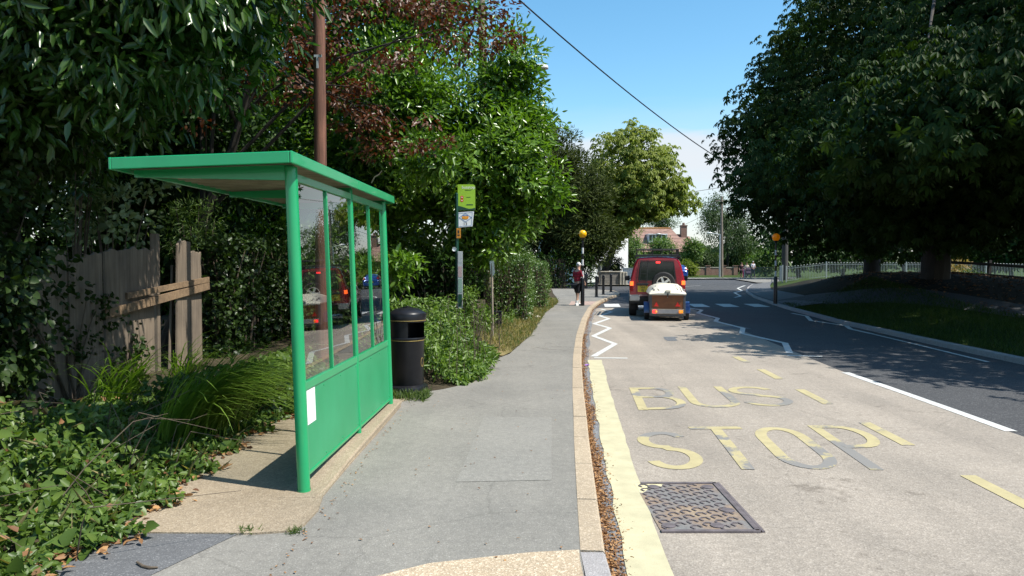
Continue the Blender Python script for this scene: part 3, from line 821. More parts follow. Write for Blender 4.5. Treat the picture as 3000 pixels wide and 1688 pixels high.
for y in (0.0, 1.65, 3.1):
    bb = MB(); bb.prism([(-1.15, y - .02, fz + .02), (0.02, y - .02, fz + .02), (.02, y - .02, fz - .09), (-1.15, y - .02, fz - .03)], (0, .04, 0)); obj('roof_beam', bb, M_green, sh, False)

# ================================================================ LITTER BIN
M_bin = plain('black_plastic', (.010, .010, .012), .36, 0, .32, .25, 12)
M_gold = plain('gold_band', (.42, .30, .10), .4, .5)
bn = thing('litter_bin', 'round black litter bin with domed hood and gold bands beside the shelter', 'litter bin', (-1.32, 9.35, .10))
bb = MB(); bb.lathe([(.0, .70), (.2, .70), (.222, .715), (.226, .70), (.215, .68), (.21, .66), (.205, .13), (.20, .11), (.0, .11)][1:-1], 40); body = obj('body', bb, M_bin, bn)
bb = MB(); bb.lathe([(.20, .12), (.25, .10), (.262, .07), (.262, 0), (.2, 0)], 40); obj('base', bb, M_bin, bn)
bb = MB(); bb.lathe([(.212, .70), (.212, .92), (.2, .92), (.2, .70), (.212, .70)], 30, a0=R(10), a1=R(280), closed=False); obj('neck', bb, M_bin, bn)
bb = MB(); bb.lathe([(.20, .90), (.232, .905), (.238, .92), (.238, 1.0), (.228, 1.02), (.15, 1.065), (.05, 1.083), (.02, 1.085), (.02, 1.1), (.001, 1.105)], 40); bb.lathe([(.06, 1.082), (.06, 1.09), (.001, 1.092)], 20); hood = obj('hood', bb, M_bin, bn)
bb = MB(); bb.lathe([(.2395, .922), (.2405, .926), (.2395, .93)], 40); obj('gold_band', bb, M_gold, hood)
bb = MB(); bb.lathe([(.2165, .672), (.2175, .676), (.2165, .68)], 40); obj('gold_band', bb, M_gold, body)
bb = MB()
for k in range(18):
    a0_, a1_ = R(k * 20), R(k * 20 + 20)
    pt = lambda a: Vector((.2085 * math.cos(-.35 + .16 * math.cos(a)), .2085 * math.sin(-.35 + .16 * math.cos(a)), .40 + .055 * math.sin(a)))
    bb.bar(pt(a0_), pt(a1_), .006, .006)
obj('emblem', bb, M_gold, body)

# ================================================================ BUS STOP POLE AND SIGNS
M_dgreen = plain('dark_green_paint', (.006, .05, .03), .4)
M_lime = plain('lime_sign_face', (.30, .52, .035), .45, var=.03)
M_wface = plain('white_sign_face', (.74, .76, .76), .45, var=.03)
M_black = plain('black_print', (.02, .02, .022), .6)
M_blue = plain('blue_print', (.03, .12, .36), .5)
M_orange = plain('orange_print', (.75, .30, .02), .5)
M_red = plain('red_print', (.60, .05, .02), .5)
M_white = plain('white_print', (.85, .87, .85), .5, var=.02)
M_steel = plain('galvanised_steel', (.42, .44, .45), .45, .4, var=.15)
YB = 15.0
sx = PD(1150, 700, YB).x
zt = lambda y: PD(1150, y, YB).z
bp = thing('bus_stop_post', 'dark green bus stop post with lime flag and white route sign by the laurel', 'bus stop', (sx, YB, .08))
Z0 = .08
bb = MB(); bb.lathe([(.038, 0), (.038, zt(488) - Z0), (.02, zt(486) - Z0), (.001, zt(486) - Z0)], 16); obj('pole', bb, M_dgreen, bp)
mpp = YB / 1860
def sign_plane(x0, x1, y0, y1, dep=0.0):      # rectangle given in display pixels, relative to the post
    a, c = PD(x0, y0, YB), PD(x1, y1, YB)
    return a.x - sx, c.x - sx, c.z - Z0, a.z - Z0
x0, x1, z0, z1 = sign_plane(1152, 1196, 465, 530)
bb = MB(); r_ = .05
poly = [(x0, 0, z0), (x1, 0, z0), (x1, 0, z1 - r_)] + [(x1 - r_ + r_ * math.cos(R(a)), 0, z1 - r_ + r_ * math.sin(R(a))) for a in (22, 45, 68)] + [(x1 - r_, 0, z1), (x0, 0, z1)]
bb.prism(poly, (0, .012, 0)); flag = obj('flag', bb, M_lime, bp, False, loc=(0, -.02, 0)); flag['label'] = 'lime green bus stop flag'
bb = MB(); nwave = 12; top = [(x0 + .003 + (x1 - x0 - .006) * i / nwave, 0, z0 + .06 + .028 * math.cos(i / nwave * 4.4)) for i in range(nwave + 1)]
bb.prism([(x0 + .003, 0, z0 + .003), (x1 - .003, 0, z0 + .003)] + top[::-1], (0, -.002, 0)); obj('wave_band', bb, M_dgreen, flag, False, loc=(0, -.001, 0))
xm = (x0 + x1) / 2
put(obj('lettering', text_mesh('busstop', .085), M_white, flag, False), (xm + .04, -.003, z1 - .06), (R(90), 0, 0))
for a_, c_, e_, g_ in ((xm - .03, xm + .10, z1 - .118, z1 - .112), (xm, xm + .08, z0 + .262, z0 + .268), (xm, xm + .13, z0 + .105, z0 + .122)): bb = MB(); bb.box(a_, c_, -.003, -.001, e_, g_); obj('small_print', bb, M_dgreen, flag, False)
for zc in (.262, .20):
    bb = MB(); bb.disc((x0 + .085, -.003, z0 + zc), .03, 16, 'y'); bb.box(x0 + .06, x0 + .115, -.0025, -.001, z0 + zc - .02, z0 + zc + .02); obj('red_symbol', bb, M_red, flag, False)
    bb = MB(); bb.box(x0 + .07, x0 + .10, -.005, -.0035, z0 + zc - .006, z0 + zc + .006); obj('symbol_mark', bb, M_white, flag, False)
a_, b_, c_, d_ = [PD(x, y, YB) for x, y in ((1154, 535), (1193, 532), (1189, 570), (1154, 573))]
rel = lambda p: (p.x - sx, 0, p.z - Z0)
bb = MB(); bb.prism([rel(d_), rel(c_), rel(b_), rel(a_)], (0, .008, 0)); rs = obj('route_sign', bb, M_wface, bp, False, loc=(0, -.016, 0)); rs['label'] = 'tilted white plate with blue diamond and number 13'
cx_, cz_ = (a_.x + c_.x) / 2 - sx, (a_.z + c_.z) / 2 - Z0
bb = MB(); dw, dh = .125, .085
dd = [(cx_ - dw, -.003, cz_ + .035), (cx_, -.003, cz_ + .035 + dh), (cx_ + dw, -.003, cz_ + .035), (cx_, -.003, cz_ + .035 - dh)]
for k in range(4): bb.bar(dd[k], dd[(k + 1) % 4], .007, .002, (0, 1, 0))
obj('diamond_outline', bb, M_blue, rs, False)
bb = MB(); ew, eh = .14, .142
ed = [(cx_ - ew, -.003, cz_ - eh), (cx_ + ew * .86, -.003, cz_ - eh + .02), (cx_ + ew, -.003, cz_ + eh), (cx_ - ew, -.003, cz_ + eh - .02)]
for k in range(4): bb.bar(ed[k], ed[(k + 1) % 4], .004, .002, (0, 1, 0))
obj('border_line', bb, M_blue, rs, False)
bb = MB(); bb.ell((cx_ - .005, -.003, cz_ + .03), (.068, .002, .032), 14, 8)
for k in range(5): bb.ell((cx_ - .055 + k * .026, -.003, cz_ + .045), (.016, .002, .02), 10, 6)
obj('orange_emblem', bb, M_orange, rs, False)
bb = MB()
for k in range(4): bb.ell((cx_ - .042 + k * .027, -.004, cz_ + .075), (.011, .002, .012), 10, 6)
obj('blue_emblem', bb, M_blue, rs, False)
put(obj('lettering', text_mesh('13', .085), M_black, rs, False), (cx_ - .005, -.003, cz_ - .092), (R(90), R(-4), 0))
x0, x1, z0, z1 = sign_plane(1149, 1160, 575, 600); bb = MB(); bb.box(x0, x1, -.05, -.04, z0, z1); op = obj('orange_plate', bb, plain('amber_plate', (.48, .20, .02), .5), bp, False, .003)
bb = MB(); bb.box(x0 + .02, x1 - .02, -.052, -.0505, z0 + .05, z0 + .075); bb.box(x0 + .025, x1 - .03, -.052, -.0505, z0 + .1, z0 + .16); obj('plate_marks', bb, M_black, op, False)
p_ = PD(1144, 627, YB); bb = MB(); bb.lathe([(.045, 0), (.045, .012), (.001, .014)], 10, (p_.x - sx, -.05, p_.z - Z0), 'y'); obj('round_plate', bb, M_wface, bp, False)
x0, x1, z0, z1 = sign_plane(1152, 1165, 633, 775); bb = MB(); bb.box(x0, x1, -.075, -.04, z0, z1); tcse = obj('timetable_case', bb, M_steel, bp, False, .006)
for f0, f1, mm in ((.03, .25, M_dgreen), (.28, .52, plain('timetable_sheet', (.20, .30, .25), .5, var=.3, scale=40)), (.55, .74, plain('pink_sheet', (.36, .27, .27), .5, var=.3, scale=40)), (.80, .97, M_steel)):  # sheet colours darkened, the shade on the case put into them
    bb = MB(); bb.box(x0 + .012, x1 - .012, -.078, -.076, z0 + (z1 - z0) * f0, z0 + (z1 - z0) * f1); obj('sheet', bb, mm, tcse, False)
for yy in (497, 541):
    bb = MB(); bb.box(-.05, .06, -.012, .045, zt(yy) - Z0 - .008, zt(yy) - Z0 + .008); obj('clamp', bb, M_steel, bp, False)

# small sign on a wooden stake, and the black box at its foot
YS = 15.4
s0 = PD(1240, 800, YS)
st = thing('stake_sign', 'thin wooden stake carrying a small white plate seen side on by the hedge', 'sign', (s0.x, YS, .05))
bb = MB(); bb.tube([(0, 0, 0), (-.02, 0, PD(1240, 662, YS).z - .05)], .022, 8); obj('stake', bb, wood_mat('stake_wood', (.22, .17, .12), (.42, .36, .28)), st)
a, c = PD(1232, 657, YS), PD(1245, 694, YS)
bb = MB(); bb.prism([(a.x - s0.x, 0, a.z - .05), (c.x - s0.x - .02, -.05, a.z - .05 + .005), (c.x - s0.x, -.05, c.z - .05 + .05), (c.x - s0.x - .04, -.02, c.z - .05), (a.x - s0.x + .02, 0, c.z - .05 + .03)], (0, .02, .0)); obj('plate', bb, M_white, st, False)
o = MB(); a, c = PD(1235, 783, 17.6), PD(1262, 836, 17.6); w_ = (c.x - a.x) / 2
cb = thing('cable_box', 'short black utility box standing in the dry verge by the stake', 'utility box', ((a.x + c.x) / 2, 17.6, .1))
bb = MB(); bb.box(-w_, w_, -.13, .13, 0, a.z - .12); obj('body', bb, M_bin, cb, False, .008)
bb = MB(); bb.box(-w_ - .012, w_ + .012, -.142, .142, a.z - .118, a.z - .095); obj('lid', bb, M_bin, cb, False, .006)

# ================================================================ POLES, LAMPS, WIRES
M_pole = wood_mat('creosoted_pole', (.05, .021, .013), (.25, .11, .07), (1, 1, .06), 30)
M_gpole = wood_mat('weathered_grey_pole', (.12, .09, .065), (.30, .25, .20), (1, 1, .06), 28)
Yp_ = 10.2
b0, t0 = PD(811, 660, Yp_), PD(805, 0, Yp_)
tp = thing('telegraph_pole', 'reddish brown wooden telegraph pole rising behind the green shelter roof', 'telegraph pole', (b0.x, Yp_, 0))
dx = (t0.x - b0.x) / (t0.z - b0.z)
bb = MB(); bb.tube([(dx * z, 0, z) for z in (-.2, 2, 4, 6, 8.6)], [.088, .084, .081, .078, .075], 18); obj('shaft', bb, M_pole, tp)
pz = PD(806, 150, Yp_).z; bb = MB(); bb.box(dx * pz - .045, dx * pz + .06, -.115, -.1, pz - .012, pz + .02); bb.box(dx * pz - .012, dx * pz + .012, -.118, -.1, pz - .16, pz); bb.lathe([(.022, 0), (.022, .02), (.001, .022)], 10, (dx * pz + .04, -.13, pz), 'y'); obj('step_bracket', bb, M_steel, tp, False)
Yg = 20.4
b0, t0 = PD(1231, 700, Yg), PD(1211, 0, Yg); dx = (t0.x - b0.x) / (t0.z - b0.z); bx = b0.x - dx * b0.z
gp = thing('lamp_pole', 'weathered grey wooden pole with a lamp arm rising out of the laurel', 'street lamp', (bx, Yg, 0))
bb = MB(); bb.tube([(dx * z, 0, z) for z in (-.2, 3, 6, 9, 10.2)], [.13, .12, .11, .10, .095], 16); obj('shaft', bb, M_gpole, gp)
lp = PD(1352, 174, Yg); rx, rz_ = lp.x - bx, lp.z
bb = MB(); bb.tube([(dx * 6.5, 0, 6.2), (dx * 6.5 + .3, -.02, 6.5), (rx - .5, -.05, rz_ + .02), (rx - .15, -.05, rz_ + .02)], .028, 8); arm = obj('lamp_arm', bb, M_steel, gp)
M_lamp = plain('lamp_housing', (.62, .62, .58), .35, .1)
rings = []
for t, w, h in ((-.32, .05, .04), (-.2, .10, .08), (0, .14, .11), (.16, .14, .11), (.25, .11, .09), (.29, .04, .05)):
    rings.append([(rx + t, -.05 + w * math.cos(R(a)), rz_ + (h * math.sin(R(a)) if math.sin(R(a)) > 0 else .035 * math.sin(R(a)))) for a in range(0, 360, 24)])
bb = MB(); bb.loft(rings); lh = obj('lamp_head', bb, M_lamp, gp)
bb = MB(); bb.ell((rx + .03, -.05, rz_ - .045), (.2, .1, .035), 14, 8); obj('lamp_glass', bb, plain('frosted_bowl', (.6, .62, .6), .2), lh)
# far pole with lamp in front of it
Yf = 84.0
b0 = PD(1815, 694, Yf)
fpz = PD(1815, 496, Yf).z
fpole = thing('telegraph_pole', 'tall grey wooden pole beside the far street lamp and brick wall', 'telegraph pole', (b0.x, Yf, .1))
bb = MB(); bb.tube([(0, 0, -.2), (-.05, 0, fpz * .5), (-.1, 0, fpz)], [.2, .17, .12], 12); obj('shaft', bb, M_gpole, fpole)
bb = MB(); bb.bar((-.8, 0, fpz - .5), (.6, 0, fpz - .5), .1, .1); obj('crossarm', bb, M_gpole, fpole, False)
b1 = PD(1810, 694, Yf - 1); lz = PD(1810, 589, Yf - 1).z
fl = thing('street_lamp', 'grey column street lamp with its head reaching left before the far pole', 'street lamp', (b1.x, Yf - 1, .1))
bb = MB(); bb.tube([(0, 0, 0), (0, 0, lz * .35), (0, 0, lz - .1)], [.11, .075, .06], 12); obj('column', bb, M_steel, fl)
bb = MB(); bb.tube([(0, 0, lz - .25), (-.15, 0, lz - .12), (-.9, 0, lz - .02)], .04, 8); obj('lamp_arm', bb, M_steel, fl)
bb = MB(); bb.ell((-1.15, 0, lz), (.36, .16, .12), 14, 8); obj('lamp_head', bb, M_lamp, fl)
f2 = PD(1656, 589, 99.5)
fl2 = dup(fl, (f2.x + 1.15, 99.5, f2.z - lz), 0, 'street lamp whose pale head shows before the tiled roof above the shrub')
# dark pole half lost under the chestnut
Yd = 58.0; b0 = PD(1973, 715, Yd)
dp = thing('telegraph_pole', 'dark pole under the chestnut crown at the corner of the railings', 'telegraph pole', (b0.x, Yd, float(zR(b0.x, Yd)) - .1))
bb = MB(); bb.tube([(0, 0, -.3), (0, 0, 4), (0, 0, 8.2)], [.26, .22, .17], 12); obj('shaft', bb, plain('dark_pole_wood', (.06, .055, .05), .9), dp)
def wire(name, a, c, sag, r, label):
    a, c = Vector(a), Vector(c); bb = MB()
    bb.tube([a + (c - a) * t - Vector((0, 0, sag * 4 * t * (1 - t))) for t in np.linspace(0, 1, 28)], r, 6)
    return tag(obj(name, bb, M_black), label, 'cable')
wa = Vector((bx + dx * 9.6, Yg, 9.75)); 
def wire_through(p, q, n0):                     # endpoints at stated depths so that it passes where the photograph shows it
    return PD(*p), PD(*q)
wire('overhead_cable', PD(1208, -86, Yg), PD(1972, 478, Yd), .95, .024, 'thick black cable swooping from the grey lamp pole across the blue sky')
wire('overhead_cable', PD(1500, 505, 60), PD(1960, 440, 64), .4, .024, 'thin cable rising to the right between the tree crowns, upper of three')
wire('overhead_cable', PD(1560, 575, 75), PD(1815, 503, 84), .3, .022, 'thin cable running to the top of the far pole, middle of three')
wire('overhead_cable', PD(1640, 590, 100), PD(1815, 515, 84), .5, .018, 'faint cable above the house chimney, lowest of three')

# ================================================================ BELISHA BEACONS, BOLLARDS
M_bw = plain('white_band', (.70, .71, .72), .35, var=.05)
M_bk = plain('black_band', (.012, .012, .014), .3)
M_amb1 = plain('amber_globe', (.80, .44, .005), .22, var=.04, emit=(1, .5, .0), es=.05)
M_amb2 = plain('deep_amber_globe', (.80, .22, .005), .22, var=.04, emit=(1, .3, .0), es=.10)
def beacon(x, y, z, H, label, gm):
    t = thing('belisha_beacon', label, 'beacon', (x, y, z), 0, 'pedestrian crossing beacons')
    r = .038; bb = MB(); hs = H - .30
    bb.lathe([(.075, 0), (.075, 1.02), (.06, 1.06), (r, 1.08), (r, 1.09)], 18, mi=1)
    n = 6; zs = np.linspace(1.09, hs, n + 1)
    for i in range(n): bb.lathe([(r, zs[i]), (r, zs[i + 1])], 18, mi=0 if i % 2 == 0 else 1)
    bb.lathe([(r, hs), (r * .9, hs + .02), (.03, hs + .05), (.06, H - .18), (.1, H - .15), (.1, H - .14), (.001, H - .14)], 18, mi=1)
    obj('striped_pole', bb, [M_bw, M_bk], t)
    bb = MB(); R_g = .15; bb.lathe([(.001, H + .15)] + [(R_g * math.sin(R(a)), H + R_g * math.cos(R(a))) for a in range(10, 150, 10)] + [(.09, H - .135), (.001, H - .137)], 28); obj('globe', bb, gm, t)
    return t
p = GD(1465, 769, .1); H1 = PD(1464, 589, p.y).z - .1
beacon(p.x, p.y, .1, H1, 'crossing beacon with sunlit yellow globe on the left pavement', M_amb1)
p = GD(1949, 764, .1); H2 = PD(1949, 597, p.y).z - .1
beacon(p.x, p.y, .1, H2, 'crossing beacon with shaded orange globe under the chestnut trees', M_amb2)
def bollard(x, y, label):
    t = thing('bollard', label, 'bollard', (x, y, .1), 0, 'black bollards on the corner')
    bb = MB(); bb.lathe([(.085, 0), (.085, .04), (.066, .06), (.066, .80), (.078, .81), (.078, .86), (.066, .87)], 16); obj('post', bb, M_bk, t)
    bb = MB(); bb.lathe([(.066, .87), (.072, .9), (.07, .96), (.04, 1.0), (.001, 1.01)], 16); obj('cap', bb, M_bin, t)
    return t
for (px, py), l in (((1747, 869.5), 'black bollard nearest the striped crossing beacon'), ((1767, 863.5), 'middle one of the three black bollards on the corner'), ((1789.5, 856), 'black bollard nearest the red vehicle, at the kerb corner')):
    p = G(px, py, .1); bollard(p.x, p.y, l)
p = G(1716, 845, .1)
t = thing('marker_post', 'tall black post standing right behind the yellow crossing beacon', 'post', (p.x, p.y, .1)); bb = MB(); bb.box(-.1, .1, -.08, .08, 0, .85); bb.lathe([(.12, 0), (.12, .05)], 12); obj('post', bb, M_bk, t, False, .02)
bb = MB(); bb.prism([(-.1, -.08, .85), (.1, -.08, .85), (.06, -.06, .95), (-.06, -.06, .95)], (0, .14, 0)); obj('cap', bb, M_bk, t, False)
p = G(1754, 834, .1)
bb = MB(); bb.tube([(0, 0, 0), (.05, 0, .4), (-.02, 0, .75), (0, 0, 1.0)], .03, 8); tag(obj('leaning_stick', bb, M_gpole, loc=(p.x, p.y, .1)), 'pale crooked stick standing at the end of the stone wall', 'stick')

# ================================================================ VEHICLES
M_redcar = plain('dark_red_car_paint', (.34, .010, .030), .22, .15, .5, .06, 2, coat=.7)
M_tyre = plain('tyre_rubber', (.016, .016, .017), .75, var=.3, scale=30)
M_wglass = plain('dark_car_glass', (.012, .017, .02), .06, 0, .7, .1, 1)
M_alloy = plain('alloy_wheel', (.55, .55, .55), .3, .7)
M_trim = plain('black_trim', (.018, .018, .019), .5)
M_silver = plain('silver_bumper', (.36, .36, .35), .4, .2, var=.1)
M_lit = plain('lit_red_lens', (.85, .12, .02), .25, emit=(1.0, .13, .02), es=1.8)
M_lens = plain('red_lens', (.30, .008, .012), .2)
M_stop = plain('lit_stop_lens', (.8, .03, .03), .25, emit=(1.0, .03, .03), es=2.0)
M_amber = plain('amber_lens', (.8, .25, .01), .2, emit=(1, .3, .02), es=.5)
M_clear = plain('clear_lens', (.62, .62, .6), .2)
M_plate = plain('yellow_number_plate', (.72, .50, .03), .4, var=.03)
def wheel(bb_t, bb_r, c, r, w, side):
    c = Vector(c)
    prof = [(r * .60, -w / 2), (r * .9, -w / 2), (r * .97, -w * .42), (r, -w * .25), (r, w * .25), (r * .97, w * .42), (r * .9, w / 2), (r * .60, w / 2)]
    bb_t.lathe(prof, 28, c, 'x')
    bb_r.lathe([(r * .62, -w * .4), (r * .6, side * w * .46), (r * .55, side * w * .44), (r * .5, side * w * .2)], 24, c, 'x')
    bb_t.lathe([(r * .52, side * w * .15), (.001, side * w * .15)], 24, c, 'x')
    for k in range(5):
        a = R(72 * k); p = lambda q: c + Vector((side * w * .36, math.cos(a) * q, math.sin(a) * q))
        bb_r.bar(p(.02), p(r * .54), .07, .03, (1, 0, 0))
    bb_r.lathe([(.06, side * w * .42), (.001, side * w * .44)], 14, c, 'x')
def add_wheel(parent, c, r, w, side, rim=M_alloy):
    a, b = MB(), MB(); wheel(a, b, (0, 0, 0), r, w, side)
    o = obj('wheel', a, M_tyre, parent, loc=c); obj('rim', b, rim, o); return o

cp = Vector((4.66, 23.75, 0))
car = thing('four_wheel_drive', 'dark red four wheel drive car with rear spare wheel and black roof rack', 'car', cp, R(-10))
def sect(y, zb, w, belt, wr, zr, k=1.0):
    h = [(0, zb), (w * .90, zb), (w * .985, zb + .10), (w, zb + .35), (w * .995, belt - .10), (w * .97, belt), (wr + (w - wr) * .30, belt + (zr - belt) * .62), (wr, zr - .15), (wr - .05, zr - .05), (wr - .14, zr - .008), (wr - .4, zr + .012), (0, zr + .02)]
    return [(x, y, z) for x, z in h] + [(-x, y, z) for x, z in h[1:-1][::-1]]
bb = MB()
bb.loft([sect(.0, .60, .845, 1.14, .655, 1.86), sect(.03, .55, .875, 1.15, .69, 1.90), sect(.10, .52, .89, 1.15, .705, 1.915), sect(1.3, .50, .895, 1.15, .715, 1.92), sect(2.0, .5, .895, 1.15, .715, 1.86), sect(2.6, .5, .895, 1.15, .70, 1.82), sect(3.15, .5, .89, 1.12, .80, 1.20), sect(4.2, .5, .87, 1.06, .80, 1.10), sect(4.38, .55, .82, .98, .75, 1.02)])
body = obj('body', bb, M_redcar, car, True, angle=28)
# tailgate outline, rear window
def rear(x, z): return -.012 - .0 * z
gw = [(-.60, 1.20), (-.585, 1.17), (.53, 1.17), (.56, 1.2), (.505, 1.72), (.46, 1.765), (-.50, 1.765), (-.545, 1.73)]
bb = MB(); bb.prism([(x, -.008, z) for x, z in gw], (0, .03, 0)); wn_ = obj('rear_window', bb, M_wglass, car, False)
bb = MB()
for k in range(len(gw)): a, c = gw[k], gw[(k + 1) % len(gw)]; bb.bar((a[0], -.01, a[1]), (c[0], -.01, c[1]), .022, .016, (0, 1, 0))
obj('window_seal', bb, M_trim, wn_, False)
bb = MB()
for a, c in (((-.64, .62), (-.665, 1.15)), ((-.665, 1.15), (-.585, 1.80)), ((-.585, 1.80), (.50, 1.80)), ((.50, 1.80), (.60, 1.15)), ((.60, 1.15), (.60, .62))): bb.bar((a[0], -.002, a[1]), (c[0], -.002, c[1]), .014, .01, (0, 1, 0))
obj('door_gap', bb, M_trim, car, False)
bb = MB(); bb.box(-.05, .085, -.05, 0, 1.72, 1.775); obj('high_stop_light', bb, M_stop, car, False, .008)
bb = MB(); bb.bar((-.34, -.04, .98), (-.30, -.035, 1.82), .022, .022); bb.bar((-.58, -.035, 1.0), (-.50, -.03, 1.82), .018, .018)
for z in (1.12, 1.38, 1.62): bb.bar((-.575 + (z - 1) * .09, -.035, z), (-.335 + (z - 1) * .045, -.035, z), .02, .02)
obj('ladder', bb, M_trim, car, False)
for s in (-1, 1):
    zc = 1.07 if s < 0 else 1.10
    bb = MB(); bb.prism([(s * .76, -.035, zc + .06), (s * .865, -.02, zc + .06), (s * .868, -.02, zc - .07), (s * .76, -.035, zc - .07)], (0, .06, 0)); tl = obj('tail_light', bb, M_lit, car, False, .01)
    bb = MB(); bb.prism([(s * .76, -.033, zc - .075), (s * .868, -.018, zc - .075), (s * .868, -.018, zc - .20), (s * .76, -.033, zc - .20)], (0, .06, 0)); obj('red_lens', bb, M_lens, tl, False, .008)
    bb = MB(); bb.prism([(s * .76, -.033, zc - .205), (s * .868, -.018, zc - .205), (s * .866, -.018, zc - .255), (s * .76, -.033, zc - .255)], (0, .06, 0)); obj('clear_lens', bb, M_clear if s > 0 else M_lens, tl, False, .008)
    bb = MB(); bb.box(s * .90 - .02, s * .90 + .02, 2.65, 2.72, 1.16, 1.2); bb.box(min(s * .92, s * 1.09), max(s * .92, s * 1.09), 2.6, 2.68, 1.10, 1.27); obj('door_mirror', bb, M_trim, car, False, .02)
    bb = MB()      # side windows on the sloping flank
    for y0, y1 in ((.25, 1.0), (1.1, 1.85), (1.95, 2.55)):
        f = lambda y, z: (s * (.895 * .97 + .004 - (.895 * .97 - .75) * (z - 1.15) / .48), y, z)
        bb.prism([f(y0, 1.2), f(y1, 1.2), f(y1 - .05, 1.62), f(y0 + .05, 1.62)], (s * .006, 0, 0))
    obj('side_window', bb, M_wglass, car, False)
    bb = MB(); bb.box(min(s * .55, s * .88), max(s * .55, s * .88), -.13, .12, .50, .70); obj('bumper_corner', bb, M_silver, car, False, .03)
    bb = MB(); bb.box(min(s * .60, s * .84), max(s * .6, s * .84), .42, .435, .18, .45); obj('mud_flap', bb, M_trim, car, False)
bb = MB(); bb.box(-.56, .56, -.12, .1, .52, .66); bb.box(-.86, .86, .02, .5, .42, .56); bb.box(-.7, .7, .3, 3.9, .34, .52); bb.box(-.04, .04, -.2, .2, .40, .50); obj('bumper', bb, M_trim, car, False, .01)
bb = MB(); bb.box(-.82, .82, -.132, -.12, .69, .71); obj('bumper_strip', bb, M_silver, car, False)
bb = MB(); bb.box(-.62, -.30, -.02, .0, .80, 1.0); npl = obj('number_plate', bb, M_plate, car, False, .004)
put(obj('lettering', text_mesh('S66', .105), M_black, npl, False), (-.46, -.0215, .95), (R(90), 0, 0))
put(obj('lettering', text_mesh('BJ', .105), M_black, npl, False), (-.46, -.0215, .85), (R(90), 0, 0))
bb = MB(); bb.box(-.64, -.28, -.05, 0, 1.01, 1.08); obj('plate_lamp', bb, M_trim, car, False, .01)
for c, s in (((-.78, .55, .37), -1), ((.78, .55, .37), 1), ((-.78, 3.3, .37), -1), ((.78, 3.3, .37), 1)): add_wheel(car, c, .37, .24, s)
# spare wheel on the tailgate, facing back
a, b2 = MB(), MB(); wheel(a, b2, (0, 0, 0), .365, .23, -1)
sw = obj('spare_wheel', a, M_tyre, car, loc=(.19, -.15, 1.08)); sw.rotation_euler = (0, 0, R(90)); obj('rim', b2, M_alloy, sw)
bb = MB(); bb.box(.06, .32, -.06, .0, .95, 1.2); obj('spare_wheel_mount', bb, M_trim, car, False)
# roof rack
bb = MB(); zr0, zr1 = 1.955, 2.165
for z in (zr0 + .03, zr1):
    for a, c in (((-.66, .05, z), (.66, .05, z)), ((-.66, 1.9, z), (.66, 1.9, z)), ((-.66, .05, z), (-.66, 1.9, z)), ((.66, .05, z), (.66, 1.9, z))): bb.tube([a, c], .015, 6)
for x in (-.66, -.44, -.15, .15, .44, .60, .66):
    bb.tube([(x, .05, zr0 + .03), (x, .05, zr1)], .013, 6); bb.tube([(x, 1.9, zr0 + .03), (x, 1.9, zr1)], .013, 6)
for y in (.4, .9, 1.4):
    for s in (-1, 1): bb.tube([(s * .66, y, zr0 + .03), (s * .66, y, zr1)], .013, 6)
    bb.bar((-.66, y, zr0 + .03), (.66, y, zr0 + .03), .03, .015)
for x in np.linspace(-.55, .55, 9): bb.bar((x, .05, zr0 + .035), (x, 1.9, zr0 + .035), .02, .01)
bb.box(-.69, .69, -.005, .04, zr0 - .03, zr0 + .02)
for s in (-1, 1):
    bb.box(s * .70 - .02, s * .70 + .02, 0, 1.9, zr0 - .05, zr0 + .02)
    for y in (.3, 1.0, 1.7): bb.box(s * .7 - .025, s * .7 + .025, y - .03, y + .03, 1.87, zr0)
obj('roof_rack', bb, M_trim, car, False)

# trailer ------------------------------------------------------------
M_lid = plain('cream_lid', (.62, .58, .47), .6, var=.06, scale=3)
M_bluep = plain('blue_mudguard', (.02, .06, .22), .3, coat=.4)
m_wt = wood_mat('brown_ply', (.19, .068, .024), (.29, .11, .038), (.15, 1, 1), 16, .6)
tr = thing('box_trailer', 'small brown box trailer with domed cream lid and blue mudguards', 'trailer', (4.615, 21.95, 0), R(-8.5))
bb = MB(); bb.box(-.46, .46, -.002, .02, .36, .80); tg = obj('tailgate', bb, m_wt, tr, False)
M_dgry = plain('dark_grey_panel', (.075, .078, .085), .5)
bb = MB(); bb.box(-.52, .52, .02, 1.5, .16, .80); bb.box(-.52, -.455, -.012, .03, .16, .80); bb.box(.455, .52, -.012, .03, .16, .80); bb.box(-.46, .46, -.005, .02, .15, .205); obj('box_body', bb, M_dgry, tr, False, .006)
bb = MB()
rings = []
for y, zb, zt_, w, wt in ((-.06, .795, .83, .53, .52), (.02, .795, .86, .53, .51), (.30, .80, 1.02, .545, .36), (.45, .80, 1.07, .55, .32), (.85, .80, 1.10, .57, .34), (1.25, .80, 1.09, .57, .34), (1.55, .80, 1.0, .57, .5)):
    h = [(w, zb), (w + .01, zb + .03), (wt + (w - wt) * .55, zb + (zt_ - zb) * .62), (wt, zt_ - .02), (wt * .6, zt_), (0, zt_ + .012)]
    rings.append([(x, y, z) for x, z in h] + [(-x, y, z) for x, z in h[:-1][::-1]])
bb.loft(rings); lid = obj('lid', bb, M_lid, tr, True, angle=30)
bb = MB()
for xx in (-.40, .36, .44, .47): 
    dx_ = -.12 if xx < 0 else .0
M_slot = plain('dark_slots', (.10, .095, .085), .6)
